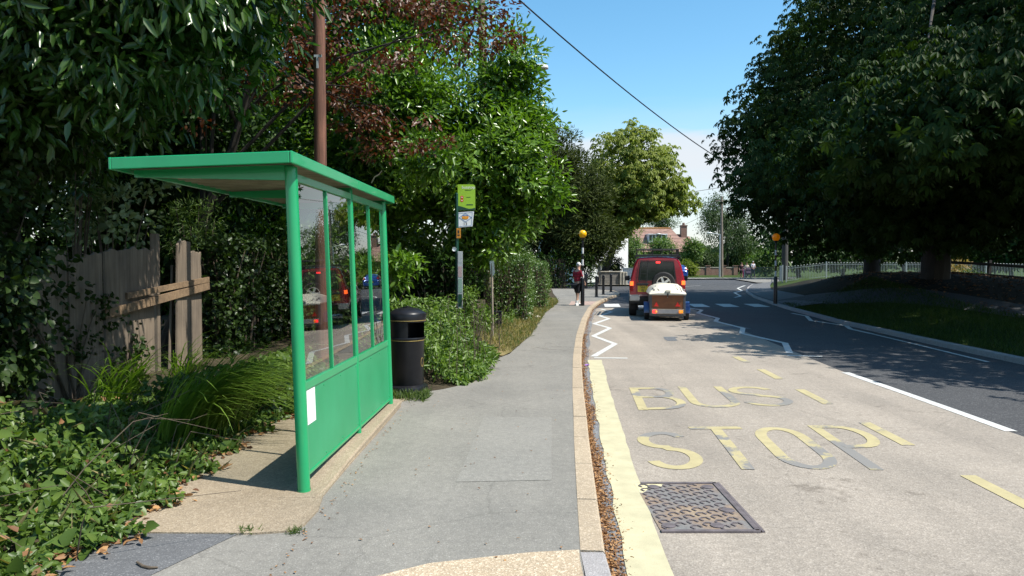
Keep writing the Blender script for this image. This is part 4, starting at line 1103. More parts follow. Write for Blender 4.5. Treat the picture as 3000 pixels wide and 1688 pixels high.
# raised dark slots lying on the sloping rear face and shoulders of the lid
def onlid(x, y):
    rows = ((-.06, .83, .53, .52), (.02, .86, .53, .51), (.30, 1.02, .545, .36), (.45, 1.07, .55, .32), (.85, 1.10, .57, .34), (1.25, 1.09, .57, .34))
    ysr = [r[0] for r in rows]; zt_ = np.interp(y, ysr, [r[1] for r in rows]); w = np.interp(y, ysr, [r[2] for r in rows]); wt = np.interp(y, ysr, [r[3] for r in rows])
    ax = abs(x); hs = [(0, zt_ + .012), (wt * .6, zt_), (wt, zt_ - .02), (wt + (w - wt) * .55, .8 + (zt_ - .8) * .62), (w + .01, .83)]
    return (x, y, float(np.interp(ax, [p[0] for p in hs], [p[1] for p in hs])) + .006)
for x0, y0, x1, y1, w in ((-.34, .42, -.25, .10, .035), (.24, .40, .30, .14, .02), (.36, .34, .41, .06, .022), (-.43, .40, -.42, .33, .05), (-.42, .30, -.41, .23, .05), (-.40, .19, -.39, .12, .05), (.44, .38, .47, .33, .045), (.45, .29, .48, .23, .045), (.46, .19, .49, .13, .045)):
    bb = MB(); bb.bar(onlid(x0, y0), onlid(x1, y1), w, .01); obj('lid_slot', bb, M_slot, lid, False)
bb = MB(); bb.box(-.06, .085, -.072, .06, .855, .93); obj('lid_handle', bb, M_lid, lid, False, .012)
bb = MB(); bb.box(-.53, .53, -.075, -.058, .775, .802); obj('lid_edge', bb, M_alu, lid, False)
bb = MB(); bb.box(-.025, .02, -.075, -.003, .76, .83); bb.box(-.018, .012, -.03, -.003, .70, .76); obj('latch', bb, M_trim, tr, False, .004)
bb = MB(); bb.box(-.015, .008, -.034, -.02, .705, .735); obj('padlock', bb, M_alu, tr, False, .003)
for x in (-.33, .29):
    bb = MB(); bb.prism([(x - .075, -.012, .44), (x + .075, -.012, .44), (x, -.012, .575)], (0, .012, 0)); obj('reflector_triangle', bb, plain('red_reflector', (.55, .015, .012), .25, emit=(1, .02, .01), es=.12), tr, False, .003)  # reflectors given a faint glow of their own, though no lamps
bb = MB(); bb.box(-.47, .47, -.05, -.02, .215, .365); lb = obj('light_board', bb, M_alu, tr, False, .006)
bb = MB(); bb.box(-.44, .44, -.0515, -.05, .235, .345); obj('board_face', bb, plain('grey_board', (.26, .26, .27), .5), lb, False)
for s in (-1, 1):
    bb = MB(); bb.box(min(s * .32, s * .44), max(s * .32, s * .44), -.085, -.05, .245, .335); o = obj('rear_lamp', bb, M_stop if s < 0 else M_amber, lb, False, .012)
    bb = MB(); x_ = -.335 if s < 0 else .37; bb.ell((x_, -.085, .29), (.03, .012, .035), 10, 8); obj('lit_bulb', bb, M_amber if s < 0 else M_lit, o)
    xw = s * .595
    w_ = add_wheel(tr, (xw, .62, .235), .235, .135, s, M_alu)
    bb = MB(); pr = [[(xw + dx, .62 - (.29 + dr) * math.cos(R(a)), .25 + (.29 + dr) * math.sin(R(a))) for dx, dr in ((-.085, 0), (-.085, .02), (.085, .02), (.085, 0))] for a in range(-5, 190, 15)]
    bb.loft(pr); bb.box(min(xw - .083 * s, xw - .07 * s), max(xw - .083 * s, xw - .07 * s), .34, .90, .25, .5); obj('mudguard', bb, M_bluep, tr, True)
bb = MB(); bb.bar((0, 1.4, .30), (0, 2.15, .42), .06, .06); bb.lathe([(.05, 0), (.05, .08)], 10, (0, 2.1, .4)); obj('drawbar', bb, M_trim, tr, False)
bb = MB(); bb.box(-.55, .55, .58, .66, .20, .26); obj('axle', bb, M_trim, tr, False)

# blue car ahead -------------------------------------------------------
M_bluecar = plain('blue_car_paint', (.02, .07, .30), .22, .2, coat=.6)
p = GD(1716, 703, 0); bcp = Vector((17.1, 75.5, 0))
bc = thing('hatchback', 'blue hatchback half hidden beyond the dark red four wheel drive', 'car', bcp, R(-8))
def sect2(y, zb, w, belt, wr, zr):
    h = [(0, zb), (w * .88, zb), (w * .98, zb + .12), (w, belt - .25), (w * .97, belt), (wr, zr - .10), (wr - .12, zr - .02), (0, zr)]
    return [(x, y, z) for x, z in h] + [(-x, y, z) for x, z in h[1:-1][::-1]]
bb = MB(); bb.loft([sect2(0, .42, .76, .78, .72, .86), sect2(.08, .3, .83, .92, .70, .98), sect2(.25, .25, .86, .95, .62, 1.28), sect2(.75, .22, .87, .96, .60, 1.47), sect2(1.8, .2, .87, .95, .60, 1.5), sect2(2.5, .2, .87, .92, .66, 1.2), sect2(2.9, .2, .86, .9, .74, 1.0), sect2(3.7, .25, .80, .78, .7, .84)])
obj('body', bb, M_bluecar, bc, True, angle=30)
bb = MB(); bb.prism([(-.62, .13, .99), (.62, .13, .99), (.53, .52, 1.37), (-.53, .52, 1.37)], (0, -.03, .03)); obj('rear_window', bb, M_wglass, bc, False)
for s in (-1, 1):
    bb = MB(); bb.prism([(s * .60, .02, .98), (s * .84, .1, .96), (s * .72, .3, 1.22), (s * .66, .24, 1.22)], (0, -.02, 0)); obj('tail_light', bb, M_lens, bc, False)
    bb = MB(); bb.prism([(s * .862, .5, .99), (s * .862, 2.3, .97), (s * .66, 1.9, 1.38), (s * .655, .8, 1.38)], (s * .012, 0, 0)); obj('side_window', bb, M_wglass, bc, False)
bb = MB(); bb.box(-.80, .80, -.04, .1, .32, .55); obj('bumper', bb, M_bluecar, bc, False, .03)
bb = MB(); bb.box(-.25, .25, -.025, 0, .62, .73); obj('number_plate', bb, M_plate, bc, False)
for c, s in (((-.77, .62, .3), -1), ((.77, .62, .3), 1), ((-.77, 3.05, .3), -1), ((.77, 3.05, .3), 1)): add_wheel(bc, c, .3, .19, s)

# ================================================================ PEOPLE
M_skin = plain('skin', (.52, .31, .22), .55, var=.08)
def skin_mesh(name, verts, edges, root, sub=1):
    me = bpy.data.meshes.new(name); me.from_pydata([v[0] for v in verts], edges, []); me.update()
    o = bpy.data.objects.new(name, me); COL.objects.link(o)
    md = o.modifiers.new('skin', 'SKIN'); md.use_smooth_shade = True
    for i, d in enumerate(me.skin_vertices[0].data):
        r = verts[i][1]; d.radius = r if isinstance(r, tuple) else (r, r); d.use_root = (i == root)
    sb = o.modifiers.new('sub', 'SUBSURF'); sb.levels = sub; sb.render_levels = sub
    dg = bpy.context.evaluated_depsgraph_get(); dg.update()
    new = bpy.data.meshes.new_from_object(o.evaluated_get(dg), depsgraph=dg)
    bpy.data.objects.remove(o); bpy.data.meshes.remove(me)
    new.name = name
    return new
def person(label, loc, rotz, H, mats, pose=None, lean=0.0, group=None, hair=True, shorts=False, dress=False, feet=(.10, -.10), cap=None, long_hair=False, arms=None, legskin=None, socks=False, cat='person'):
    """standing figure facing +y in its own frame; head 1/7.5 of the height"""
    t = thing('person', label, cat, loc, rotz, group)
    h = H / 1.75
    y0 = lean
    pel, che, nek, hd = (0, 0, .93 * h), (0, y0 * .5, 1.28 * h), (0, y0 * .85, 1.48 * h), (0, y0 * 1.1 + .015, 1.60 * h)
    V = [(pel, (.155 * h, .115 * h)), ((0, y0 * .25, 1.10 * h), (.135 * h, .10 * h)), (che, (.165 * h, .115 * h)), ((0, y0 * .75, 1.41 * h), (.11 * h, .08 * h)), (nek, .058 * h), (hd, (.075 * h, .09 * h)), ((0, y0 * 1.15 + .015, 1.70 * h), (.068 * h, .082 * h))]
    E = [(0, 1), (1, 2), (2, 3), (3, 4), (4, 5), (5, 6)]
    arms = arms or [((-.26, .02, 1.13), (-.27, .10, .90)), ((.26, .02, 1.13), (.27, .10, .90))]
    hands = []
    for s, (el_, wr_) in zip((-1, 1), arms):
        i = len(V)
        V += [((s * .185 * h, y0 * .7, 1.40 * h), .062 * h), ((el_[0] * h, el_[1] * h + y0 * .4, el_[2] * h), .043 * h), ((wr_[0] * h, wr_[1] * h + y0 * .2, wr_[2] * h), .028 * h)]
        E += [(3, i), (i, i + 1), (i + 1, i + 2)]
        w = Vector(V[i + 2][0]); d = (w - Vector(V[i + 1][0])).normalized(); hands.append((w, d, s))
        V.append((tuple(w + d * .07 * h), (.036 * h, .018 * h))); E.append((i + 2, i + 3))
    lg = []
    for s, f in zip((-1, 1), feet):
        i = len(V)
        V += [((s * .095 * h, 0, .84 * h), .088 * h), ((s * .10 * h, f * .45 + .02, .48 * h), .057 * h), ((s * .105 * h, f, .085 * h), .038 * h), ((s * .115 * h, f + .15 * h, .035 * h), (.042 * h, .03 * h))]
        E += [(0, i), (i, i + 1), (i + 1, i + 2), (i + 2, i + 3)]; lg.append((s, f))
    me = skin_mesh('body', V, E, 0, 2)
    body = MB(); body.v = [tuple(v.co) for v in me.vertices]; body.f = [tuple(p.vertices) for p in me.polygons]; body.m = [0] * len(body.f)
    bpy.data.meshes.remove(me)
    for w, d, s in hands:                      # four fingers of unequal length and a thumb from the side of the palm
        side = d.cross(Vector((s, 0, 0)));  side = side.normalized() if side.length > .01 else Vector((0, 1, 0))
        for k, ln in enumerate((.062, .075, .07, .052)):
            b0_ = w + d * .10 * h + side * (.027 - .018 * k) * h
            body.tube([b0_ - d * .02, b0_ + d * ln * .5 * h, b0_ + d * ln * h + Vector((-s * .02, 0, 0))], [.010 * h, .009 * h, .006 * h], 6)
        b0_ = w + d * .035 * h + side * .03 * h
        body.tube([b0_, b0_ + d * .03 + side * .022, b0_ + d * .06 + side * .025], [.012 * h, .011 * h, .007 * h], 6)
    hc = Vector((0, y0 * 1.12 + .015, 1.645 * h))
    body.ell((hc.x, hc.y + .088 * h, hc.z - .012 * h), (.013 * h, .018 * h, .022 * h), 8, 6)          # nose
    body.ell((hc.x, hc.y + .080 * h, hc.z - .052 * h), (.024 * h, .008 * h, .007 * h), 8, 6)          # mouth
    for s in (-1, 1): body.ell((s * .078 * h, hc.y, hc.z - .005), (.012 * h, .02 * h, .03 * h), 8, 6)  # ears
    bo = obj('body', body, M_skin, t)
    eb = MB()
    for s in (-1, 1): eb.ell((s * .03 * h, hc.y + .082 * h, hc.z + .012 * h), (.012 * h, .006 * h, .008 * h), 8, 6)
    obj('eyes', eb, M_black, bo)
    sc = lambda idx, r=1.13, add=.008: [(V[i][0], tuple(q * r + add for q in V[i][1]) if isinstance(V[i][1], tuple) else V[i][1] * r + add) for i in idx]
    def cloth(name, idx, edges, m, r=1.13, moved=None):
        vv = sc(idx, r)
        if moved:
            for k, pnt in moved.items(): vv[k] = (pnt, vv[k][1])
        o = obj(name, skin_mesh(name, vv, edges, 0, 2), m, t); return o
    A = 7; Bq = 11
    cloth('shirt', [0, 1, 2, 3, A, A + 1, Bq, Bq + 1], [(0, 1), (1, 2), (2, 3), (3, 4), (4, 5), (3, 6), (6, 7)], mats['top'], 1.10)
    Lg, Rg = 15, 19
    if dress or shorts:
        f = .75
        mid = lambda a, c: tuple(a[i] + (c[i] - a[i]) * f for i in range(3))
        cloth('shorts', [0, Lg, Lg + 1, Rg, Rg + 1], [(0, 1), (1, 2), (0, 3), (3, 4)], mats['legs'], 1.25)
    else:
        cloth('trousers', [0, Lg, Lg + 1, Lg + 2, Rg, Rg + 1, Rg + 2], [(0, 1), (1, 2), (2, 3), (0, 4), (4, 5), (5, 6)], mats['legs'], 1.16)
    for s, f in lg:
        bb = MB(); x = s * .11 * h
        bb.loft([[(x + sx_ * .045 * h, f - .07 * h + yy * h, zz * h) for sx_, zz in ((-1, .0), (-1, .07), (-.5, ht), (.5, ht), (1, .07), (1, 0))] for yy, ht in ((-.0, .09), (.08, .11), (.17, .075), (.26, .05))]); obj('shoe', bb, mats['shoes'], t)
        if socks:
            bb = MB(); bb.tube([(s * .105 * h, f, .07 * h), (s * .105 * h, f * .9 + .004, .22 * h)], [.046 * h, .052 * h], 12); obj('sock', bb, mats['shoes'], t)
    if cap:
        bb = MB(); bb.lathe([(.001, .10 * h), (.05 * h, .09 * h), (.082 * h, .05 * h), (.09 * h, 0), (.085 * h, -.005)], 18, (hc.x, hc.y - .005, hc.z + .04 * h)); bb.prism([(hc.x - .07 * h, hc.y + .05, hc.z + .04 * h), (hc.x + .07 * h, hc.y + .05, hc.z + .04 * h), (hc.x + .05 * h, hc.y + .16 * h, hc.z + .03 * h), (hc.x - .05 * h, hc.y + .16 * h, hc.z + .03 * h)], (0, 0, .012)); obj('cap', bb, cap, t)
    if hair:
        bb = MB(); bb.ell((hc.x, hc.y - .012, hc.z + .03 * h), (.088 * h, .10 * h, .085 * h), 16, 10)
        if long_hair: bb.tube([(0, hc.y - .05, hc.z + .05), (0, hc.y - .09 * h, hc.z - .08 * h), (0, hc.y - .10 * h - .01, hc.z - .24 * h)], [.07 * h, .085 * h, .06 * h], 12)
        obj('hair', bb, mats['hair'], t)
    return t
m_, nt, bs, out = new_mat('red_striped_shirt'); v = coords(nt); w_ = nt.nodes.new('ShaderNodeTexWave'); w_.bands_direction = 'Z'; w_.inputs['Scale'].default_value = 5.2; nt.links.new(v, w_.inputs['Vector'])
nt.links.new(ramp2(nt, w_.outputs['Fac'], [(.45, (.42, .012, .035)), (.8, (.10, .008, .02))]), bs.inputs['Base Color']); bs.inputs['Roughness'].default_value = .8
M_redshirt = m_
M_blk = plain('black_cloth', (.012, .012, .016), .85); M_wsh = plain('white_shoes', (.68, .68, .66), .6); M_cap = plain('white_cap', (.72, .72, .70), .7)
M_dhair = plain('dark_hair', (.03, .016, .012), .55); M_ghair = plain('grey_hair', (.45, .43, .40), .6); M_rhair = plain('auburn_hair', (.085, .022, .015), .5)
p = GD(1451.5, 768.5, .1)
person('person in red striped shirt, black shorts and white cap behind the striped beacon', (p.x, p.y, .1), R(-48), 1.62, dict(top=M_redshirt, legs=M_blk, shoes=M_wsh, hair=M_ghair), lean=.06, hair=True, shorts=True, cap=M_cap, feet=(.16, -.14), socks=True,
       arms=[((-.25, .03, 1.15), (-.24, .17, .96)), ((.25, .03, 1.15), (.24, .17, .96))])
M_pinkl = plain('pink_cloth', (.70, .20, .30), .8); M_pinkd = plain('bright_pink_cloth', (.62, .06, .20), .8); M_plaid = plain('pale_shirt', (.56, .57, .66), .8, var=.3, scale=12); M_dnavy = plain('dark_trousers', (.012, .016, .035), .85); M_florl = plain('dark_floral_top', (.07, .03, .035), .8, var=.6, scale=18); M_cream = plain('cream_top', (.62, .55, .45), .8); M_brsh = plain('brown_shoes', (.05, .03, .02), .6)
g_ = 'people on the far pavement'
def far(x, y): q = GD(x, y, .1); return (q.x, q.y, .1)
person('person with long auburn hair in a dark flowered top leading the far group', far(1865, 698.6), R(170), 1.62, dict(top=M_florl, legs=M_blk, shoes=M_brsh, hair=M_rhair), group=g_, shorts=True, long_hair=True)
person('small child in pink between the walking group and the pushchair', far(1871, 698.8), R(150), 1.12, dict(top=M_pinkl, legs=M_pinkd, shoes=M_pinkd, hair=M_cream), group=g_)
person('person in a cream top walking behind the dark pushchair', far(1878, 698.0), R(170), 1.60, dict(top=M_cream, legs=M_blk, shoes=M_wsh, hair=M_rhair), group=g_, long_hair=False, arms=[((-.24, .06, 1.15), (-.2, .3, 1.0)), ((.24, .06, 1.15), (.2, .3, 1.0))])
person('person in a pale checked shirt and dark trousers by the grey railings', far(1893.5, 697.6), R(200), 1.78, dict(top=M_plaid, legs=M_dnavy, shoes=M_brsh, hair=M_ghair), group=g_, feet=(.12, -.12), arms=[((-.26, .02, 1.15), (-.2, .2, 1.05)), ((.26, .02, 1.15), (.2, .2, 1.05))])
pc_ = thing('pushchair', 'dark purple pushchair with hood and black wheels in the far group', 'pushchair', far(1882, 699.0), R(165))
M_purp = plain('dark_purple_fabric', (.035, .018, .045), .8)
bb = MB(); bb.loft([[(sx_ * .24, y, z) for sx_, z in ((-1, zb), (-1, zt), (1, zt), (1, zb))] for y, zb, zt in ((-.35, .55, .62), (-.3, .42, 1.0), (0, .36, 1.02), (.12, .36, .80), (.42, .33, .52))]); obj('seat', bb, M_purp, pc_, True)
bb = MB(); bb.lathe([(.30, -.25), (.31, -.2), (.31, .2), (.30, .25)], 12, (0, -.1, .76), 'x', a0=R(-20), a1=R(150), closed=False); obj('hood', bb, M_purp, pc_)
bb = MB()
for s in (-1, 1): bb.tube([(s * .25, -.55, 1.05), (s * .25, 0, .55), (s * .25, .42, .18)], .015, 6); bb.tube([(s * .25, -.4, .15), (s * .25, .1, .62)], .015, 6)
bb.tube([(-.25, -.55, 1.05), (.25, -.55, 1.05)], .018, 8); obj('frame', bb, M_trim, pc_)
for x, y in ((-.26, -.4), (.26, -.4), (-.22, .42), (.22, .42)):
    a = MB(); a.lathe([(.08, -.025), (.14, -.025), (.145, 0), (.14, .025), (.08, .025)], 18, (0, 0, 0), 'x'); a.lathe([(.03, -.03), (.03, .03)], 8, (0, 0, 0), 'x')
    for k in range(4): a.bar((0, 0, 0), (0, .1 * math.cos(k * 1.57), .1 * math.sin(k * 1.57)), .012)
    obj('wheel', a, M_tyre, pc_, loc=(x, y, .145))

# ================================================================ BUILDINGS, WALLS, FENCES
M_tile = brick_mat('roof_tiles', (.30, .155, .115), (.24, .12, .095), (.13, .075, .065), 1.0, .3, .34, .05, .5, bmp=.8)
M_ridge = plain('ridge_tiles', (.40, .20, .07), .85, var=.3, scale=4)
M_brick = brick_mat('red_brick', (.26, .12, .075), (.20, .09, .06), (.28, .25, .21), 4.4, .5, .17, .02, .5, (1, 1, 1), (R(90), 0, 0))
M_render = plain('white_render', (.84, .84, .82), .85, var=.03, scale=1.5)
M_frame = plain('white_window_frame', (.76, .77, .77), .5, var=.03)
M_win = plain('window_pane', (.03, .04, .045), .08, 0, .6)
YH = 104.0; S_h = YH / 1860
hx = lambda x: (x - 1288) * S_h
hz = lambda y: CAMH + (660 - y) * S_h
hs = thing('tiled_house', 'chalet house with red tiled roof, white dormer and brick chimney', 'house', (hx(1665), YH, 0))
X0 = hx(1665)
rz, ez = hz(571), hz(634)
L0, L1 = hx(1580) - X0, hx(1703) - X0
bb = MB(); bb.box(hx(1600) - X0, hx(1752) - X0, -.2, 9, 0, ez + .2); bb.prism([(hx(1752) - X0 - .01, -.2, ez), (hx(1752) - X0 - .01, 9, ez), (hx(1752) - X0 - .01, 4.4, hz(592))], (-.3, 0, 0)); wl_ = obj('wall', bb, M_brick, hs, False)
m_, nt, bs, out = new_mat('tile_courses')
v = coords(nt); wv = nt.nodes.new('ShaderNodeTexWave'); wv.wave_type = 'BANDS'; wv.bands_direction = 'Z'; wv.wave_profile = 'SAW'; wv.inputs['Scale'].default_value = .62; wv.inputs['Distortion'].default_value = .25; wv.inputs['Detail Scale'].default_value = 3
nt.links.new(v, wv.inputs['Vector']); n1 = noise(nt, 1.3, 5, .6, v); n2 = noise(nt, 9, 3, .6, v)
cc = ramp2(nt, n1.outputs['Fac'], [(.3, (.21, .12, .092)), (.5, (.275, .165, .128)), (.7, (.33, .205, .16))])
cc = mixc(nt, 1.0, cc, ramp2(nt, wv.outputs['Fac'], [(0, (.45, .43, .45)), (.3, (1, 1, 1)), (1, (1.1, 1.1, 1.1))]), 'MULTIPLY')
cc = mixc(nt, 1.0, cc, ramp2(nt, n2.outputs['Fac'], [(.3, (.8, .8, .8)), (.7, (1.15, 1.15, 1.15))]), 'MULTIPLY')
nt.links.new(cc, bs.inputs['Base Color']); bs.inputs['Roughness'].default_value = .9; bump(nt, bs, wv.outputs['Fac'], .6, .05)
M_tile = m_
bb = MB()
yr = 4.4; ye = -.8
E0, E1 = hx(1572) - X0, hx(1722) - X0
bb.add([(L0, yr, rz), (L1, yr, rz), (E1 + 1.0, ye, ez), (E0, ye, ez)], [(3, 2, 1, 0)])
bb.add([(L0, yr, rz), (L1, yr, rz), (E1 + 1.0, 9.6, ez), (E0, 9.6, ez)], [(0, 1, 2, 3)])
bb.add([(L1, yr, rz), (E1 + 1.0, ye, ez), (E1 + 1.0, 9.6, ez)], [(0, 1, 2)])
zw = hz(589)
W1 = hx(1755) - X0
bb.add([(hx(1710) - X0, 3.6, zw), (W1 - 1.2, 3.6, zw), (W1, -.6, hz(640)), (hx(1705) - X0, -.6, hz(640))], [(3, 2, 1, 0)])
bb.add([(hx(1710) - X0, 3.6, zw), (W1 - 1.2, 3.6, zw), (W1, 8, hz(640)), (hx(1705) - X0, 8, hz(640))], [(0, 1, 2, 3)])
rf = obj('roof', bb, M_tile, hs, False)
bb = MB(); bb.bar((L0, yr, rz + .03), (L1, yr, rz + .03), .35, .22); bb.bar((hx(1710) - X0, 3.6, zw + .03), (W1 - 1.2, 3.6, zw + .03), .28, .15); obj('ridge', bb, M_ridge, rf, False)
c0, c1 = hx(1725) - X0, hx(1740) - X0
bb = MB(); bb.box(c0, c1, 3.0, 3.9, hz(600), hz(567)); bb.box(c0 - .06, c1 + .06, 2.94, 3.96, hz(567), hz(564)); bb.lathe([(.2, 0), (.17, .35)], 10, ((c0 + c1) / 2, 3.45, hz(564))); obj('chimney', bb, M_brick, rf, False)
d0, d1 = hx(1634) - X0, hx(1679) - X0; dz0, dz1 = hz(606), hz(591)
bb = MB(); bb.box(d0, d1, .8, 4, dz0 - .25, dz1 + .05); bb.box(d0 - .12, d1 + .12, .6, 4.2, dz1 + .05, dz1 + .17); dm = obj('dormer', bb, M_frame, hs, False)
for a, c in ((.03, .17), (.22, .36), (.42, .70), (.75, .94)):
    bb = MB(); bb.box(d0 + (d1 - d0) * a, d0 + (d1 - d0) * c, .78, .84, dz0, dz1 - .02); obj('window', bb, M_win, dm, False)
# ground-floor windows seen under the rack
bb = MB(); g0, g1 = hx(1628) - X0, hx(1650) - X0; bb.box(g0, g1, -.26, -.15, 1.0, 2.6); w_ = obj('window', bb, M_frame, hs, False); bb = MB()
for i in range(3):
    for j in range(2): bb.box(g0 + .08 + i * (g1 - g0 - .1) / 3, g0 + (i + 1) * (g1 - g0 - .1) / 3, -.28, -.255, 1.08 + j * .75, 1.75 + j * .75)
obj('pane', bb, M_win, w_, False)

YW = 66.0; wx = lambda x: (x - 1288) * YW / 1860; wz = lambda y: CAMH + (660 - y) * YW / 1860
wh = thing('white_house', 'white rendered house wall half hidden behind the leaning tree', 'house', (wx(1579.5), YW, 0), R(24)); X0 = wx(1579.5)
xa, xb = wx(1425) - X0, wx(1579.5) - X0
bb = MB(); bb.box(xa, xb, 0, 7, 0, wz(585)); bb.prism([(xa, 0, wz(585)), (xb, 0, wz(585)), ((xa + xb) / 2, 0, wz(530))], (0, 7, 0)); obj('wall', bb, M_render, wh, False)
bb = MB(); bb.prism([(xa - .2, -.15, wz(586)), ((xa + xb) / 2, -.15, wz(527)), (xb + .2, -.15, wz(586)), (xb + .2, -.15, wz(583)), ((xa + xb) / 2, -.15, wz(522)), (xa - .2, -.15, wz(583))], (0, 7.3, 0)); obj('roof', bb, plain('slate', (.10, .10, .11), .7), wh, False)
for x0_, x1_, y0_, y1_ in ((1533, 1557, 662, 682), (1490, 1512, 655, 690)):
    f = MB(); f.box(wx(x0_) - X0, wx(x1_) - X0, -.03, .05, wz(y1_), wz(y0_)); fo = obj('window', f, M_frame, wh, False)
    f = MB(); mx_ = (wx(x0_) + wx(x1_)) / 2 - X0; f.box(wx(x0_) - X0 + .06, mx_ - .03, -.05, -.028, wz(y1_) + .06, wz(y0_) - .06); f.box(mx_ + .03, wx(x1_) - X0 - .06, -.05, -.028, wz(y1_) + .06, wz(y0_) - .06); obj('pane', f, M_win, fo, False)

M_stone = brick_mat('grey_stone_blocks', (.30, .28, .24), (.24, .225, .20), (.13, .12, .11), 1.6, .6, .32, .02, .5, (1, 1, 1), (R(90), 0, 0))
M_stonep = plain('pale_stone', (.46, .42, .34), .9, var=.25, scale=5, bmp=.5)
YT = 55.0; tx = lambda x: (x - 1288) * YT / 1860; tz = lambda y: CAMH + (660 - y) * YT / 1860
sw_ = thing('stone_wall', 'low grey stone garden wall with pale block piers at its right end', 'wall', (tx(1545), YT, 0)); X0 = tx(1545)
bb = MB(); bb.box(tx(1511) - X0, tx(1558) - X0, 0, .35, 0, tz(685)); obj('wall', bb, M_stone, sw_, False)
bb = MB(); bb.box(tx(1510) - X0, tx(1559) - X0, -.05, .4, tz(685), tz(682.5)); obj('coping', bb, M_stonep, sw_, False, .02)
for a, c in ((1558.3, 1564), (1564.8, 1571), (1571.7, 1577)):
    bb = MB(); bb.box(tx(a) - X0, tx(c) - X0, -.12 - .1 * ((c - 1560) / 17), .4, 0, tz(683.5 + (c - 1560) * .05)); obj('pier', bb, M_stonep, sw_, False, .03)
b0_, b1_ = PD(1737, 695, 92), PD(1855, 695, 92)
bw = thing('brick_wall', 'low brick garden wall with piers behind the far pole', 'wall', (b0_.x, 92, .09))
ln = b1_.x - b0_.x
bb = MB(); bb.box(0, ln, 0, .3, 0, .98); obj('wall', bb, M_brick, bw, False)
bb = MB(); bb.box(-.05, ln, -.04, .34, .98, 1.06); obj('coping', bb, M_stonep, bw, False)
for x in (0, ln * .33, ln * .66, ln - .5):
    bb = MB(); bb.box(x, x + .5, -.09, .4, 0, 1.2); bb.box(x - .05, x + .55, -.14, .45, 1.2, 1.28); obj('pier', bb, M_brick, bw, False)
pp_ = PD(1582, 690, 58); bb = MB(); bb.box(-.45, .5, 0, .3, 0, 1.15); bb.box(-.5, .55, -.05, .35, 1.15, 1.22); tag(obj('gate_pier', bb, M_render, loc=(pp_.x, 58, .09), smooth=False), 'white rendered garden pier beside the white house corner', 'wall')

M_rail = plain('pale_grey_railing', (.33, .36, .35), .45, .2, var=.08)
def railing(name, label, pts, hgt, step, zf, bow=True, group=None, post_r=.035):
    """vertical bars between two rails; panels and posts are parts"""
    o = thing(name, label, 'railing', (pts[0][0], pts[0][1], 0), 0, group); ox, oy = pts[0]
    W = lambda x, y, z: (x - ox, y - oy, z)
    for (x0, y0), (x1, y1) in zip(pts[:-1], pts[1:]):
        n = max(1, round(math.hypot(x1 - x0, y1 - y0) / 2.75))
        for i in range(n):
            a = Vector((x0 + (x1 - x0) * i / n, y0 + (y1 - y0) * i / n)); c = Vector((x0 + (x1 - x0) * (i + 1) / n, y0 + (y1 - y0) * (i + 1) / n)); L = (c - a).length
            za, zc = float(zf(*a)), float(zf(*c)); bb = MB()
            for q in (.1, hgt - .12): bb.bar(W(a.x, a.y, za + q), W(c.x, c.y, zc + q), .045, .02)
            m = int(L / step); m -= m % 2
            tops = []
            for k in range(1, m):
                t = k / m; p_ = a + (c - a) * t; z = za + (zc - za) * t
                top = hgt if bow else hgt - .12
                bb.tube([W(p_.x, p_.y, z + .05), W(p_.x, p_.y, z + top - .03)], .012, 5); tops.append((p_, z + top - .03))
            if bow:
                for (p0, z0_), (p1, z1_) in zip(tops[0::2], tops[1::2]):
                    bb.tube([W(*(p0 + (p1 - p0) * (.5 - .5 * math.cos(R(g)))), z0_ + .06 * math.sin(R(g))) for g in range(0, 181, 30)], .012, 5)
            obj('panel', bb, M_rail, o)
        for i in range(n + 1):
            p_ = Vector((x0, y0)) + (Vector((x1, y1)) - Vector((x0, y0))) * (i / n); z = float(zf(*p_)); bb = MB(); bb.box(-post_r, post_r, -post_r, post_r, -.1, hgt + .08); obj('post', bb, M_rail, o, False, loc=W(p_.x, p_.y, z))
    return o
railing('bow_top_railing', 'pale bow topped railing running behind the chestnut trunks', [(18.9, 51), (35.4, 51)], 1.05, .105, zR)
railing('guard_railing', 'dense grey pedestrian guard railing on the corner by the far group', [(24.2, 77), (27.35, 75.6), (18.75, 51.3)], 1.22, .11, lambda x, y: .12 + (float(zR(x, y)) - .12) * max(0, (58 - y) / 8) * .9, bow=False)
# dark post and rail fence, right edge
M_dkw = plain('dark_fence_wood', (.03, .026, .022), .9)
rf_ = thing('post_and_rail_fence', 'dark wooden post and rail fence before the sunlit lawn at right', 'fence', (20, 30, 0))
fpts = [(19.9, 36.0), (22.0, 34.2), (24.1, 32.4), (26.2, 30.6)]
zf_ = lambda x, y: float(zR(x, y))
for (x, y) in fpts: bb = MB(); bb.bar((x - 20, y - 30, zf_(x, y) - .3), (x - 20 + .06, y - 30, zf_(x, y) + 1.15), .12, .12); obj('post', bb, M_dkw, rf_, False)
for hh in (.45, .95):
    for (x0, y0), (x1, y1) in zip(fpts[:-1], fpts[1:]): bb = MB(); bb.bar((x0 - 20, y0 - 30.07, zf_(x0, y0) + hh), (x1 - 20, y1 - 30.07, zf_(x1, y1) + hh), .05, .13); obj('rail', bb, M_dkw, rf_, False)

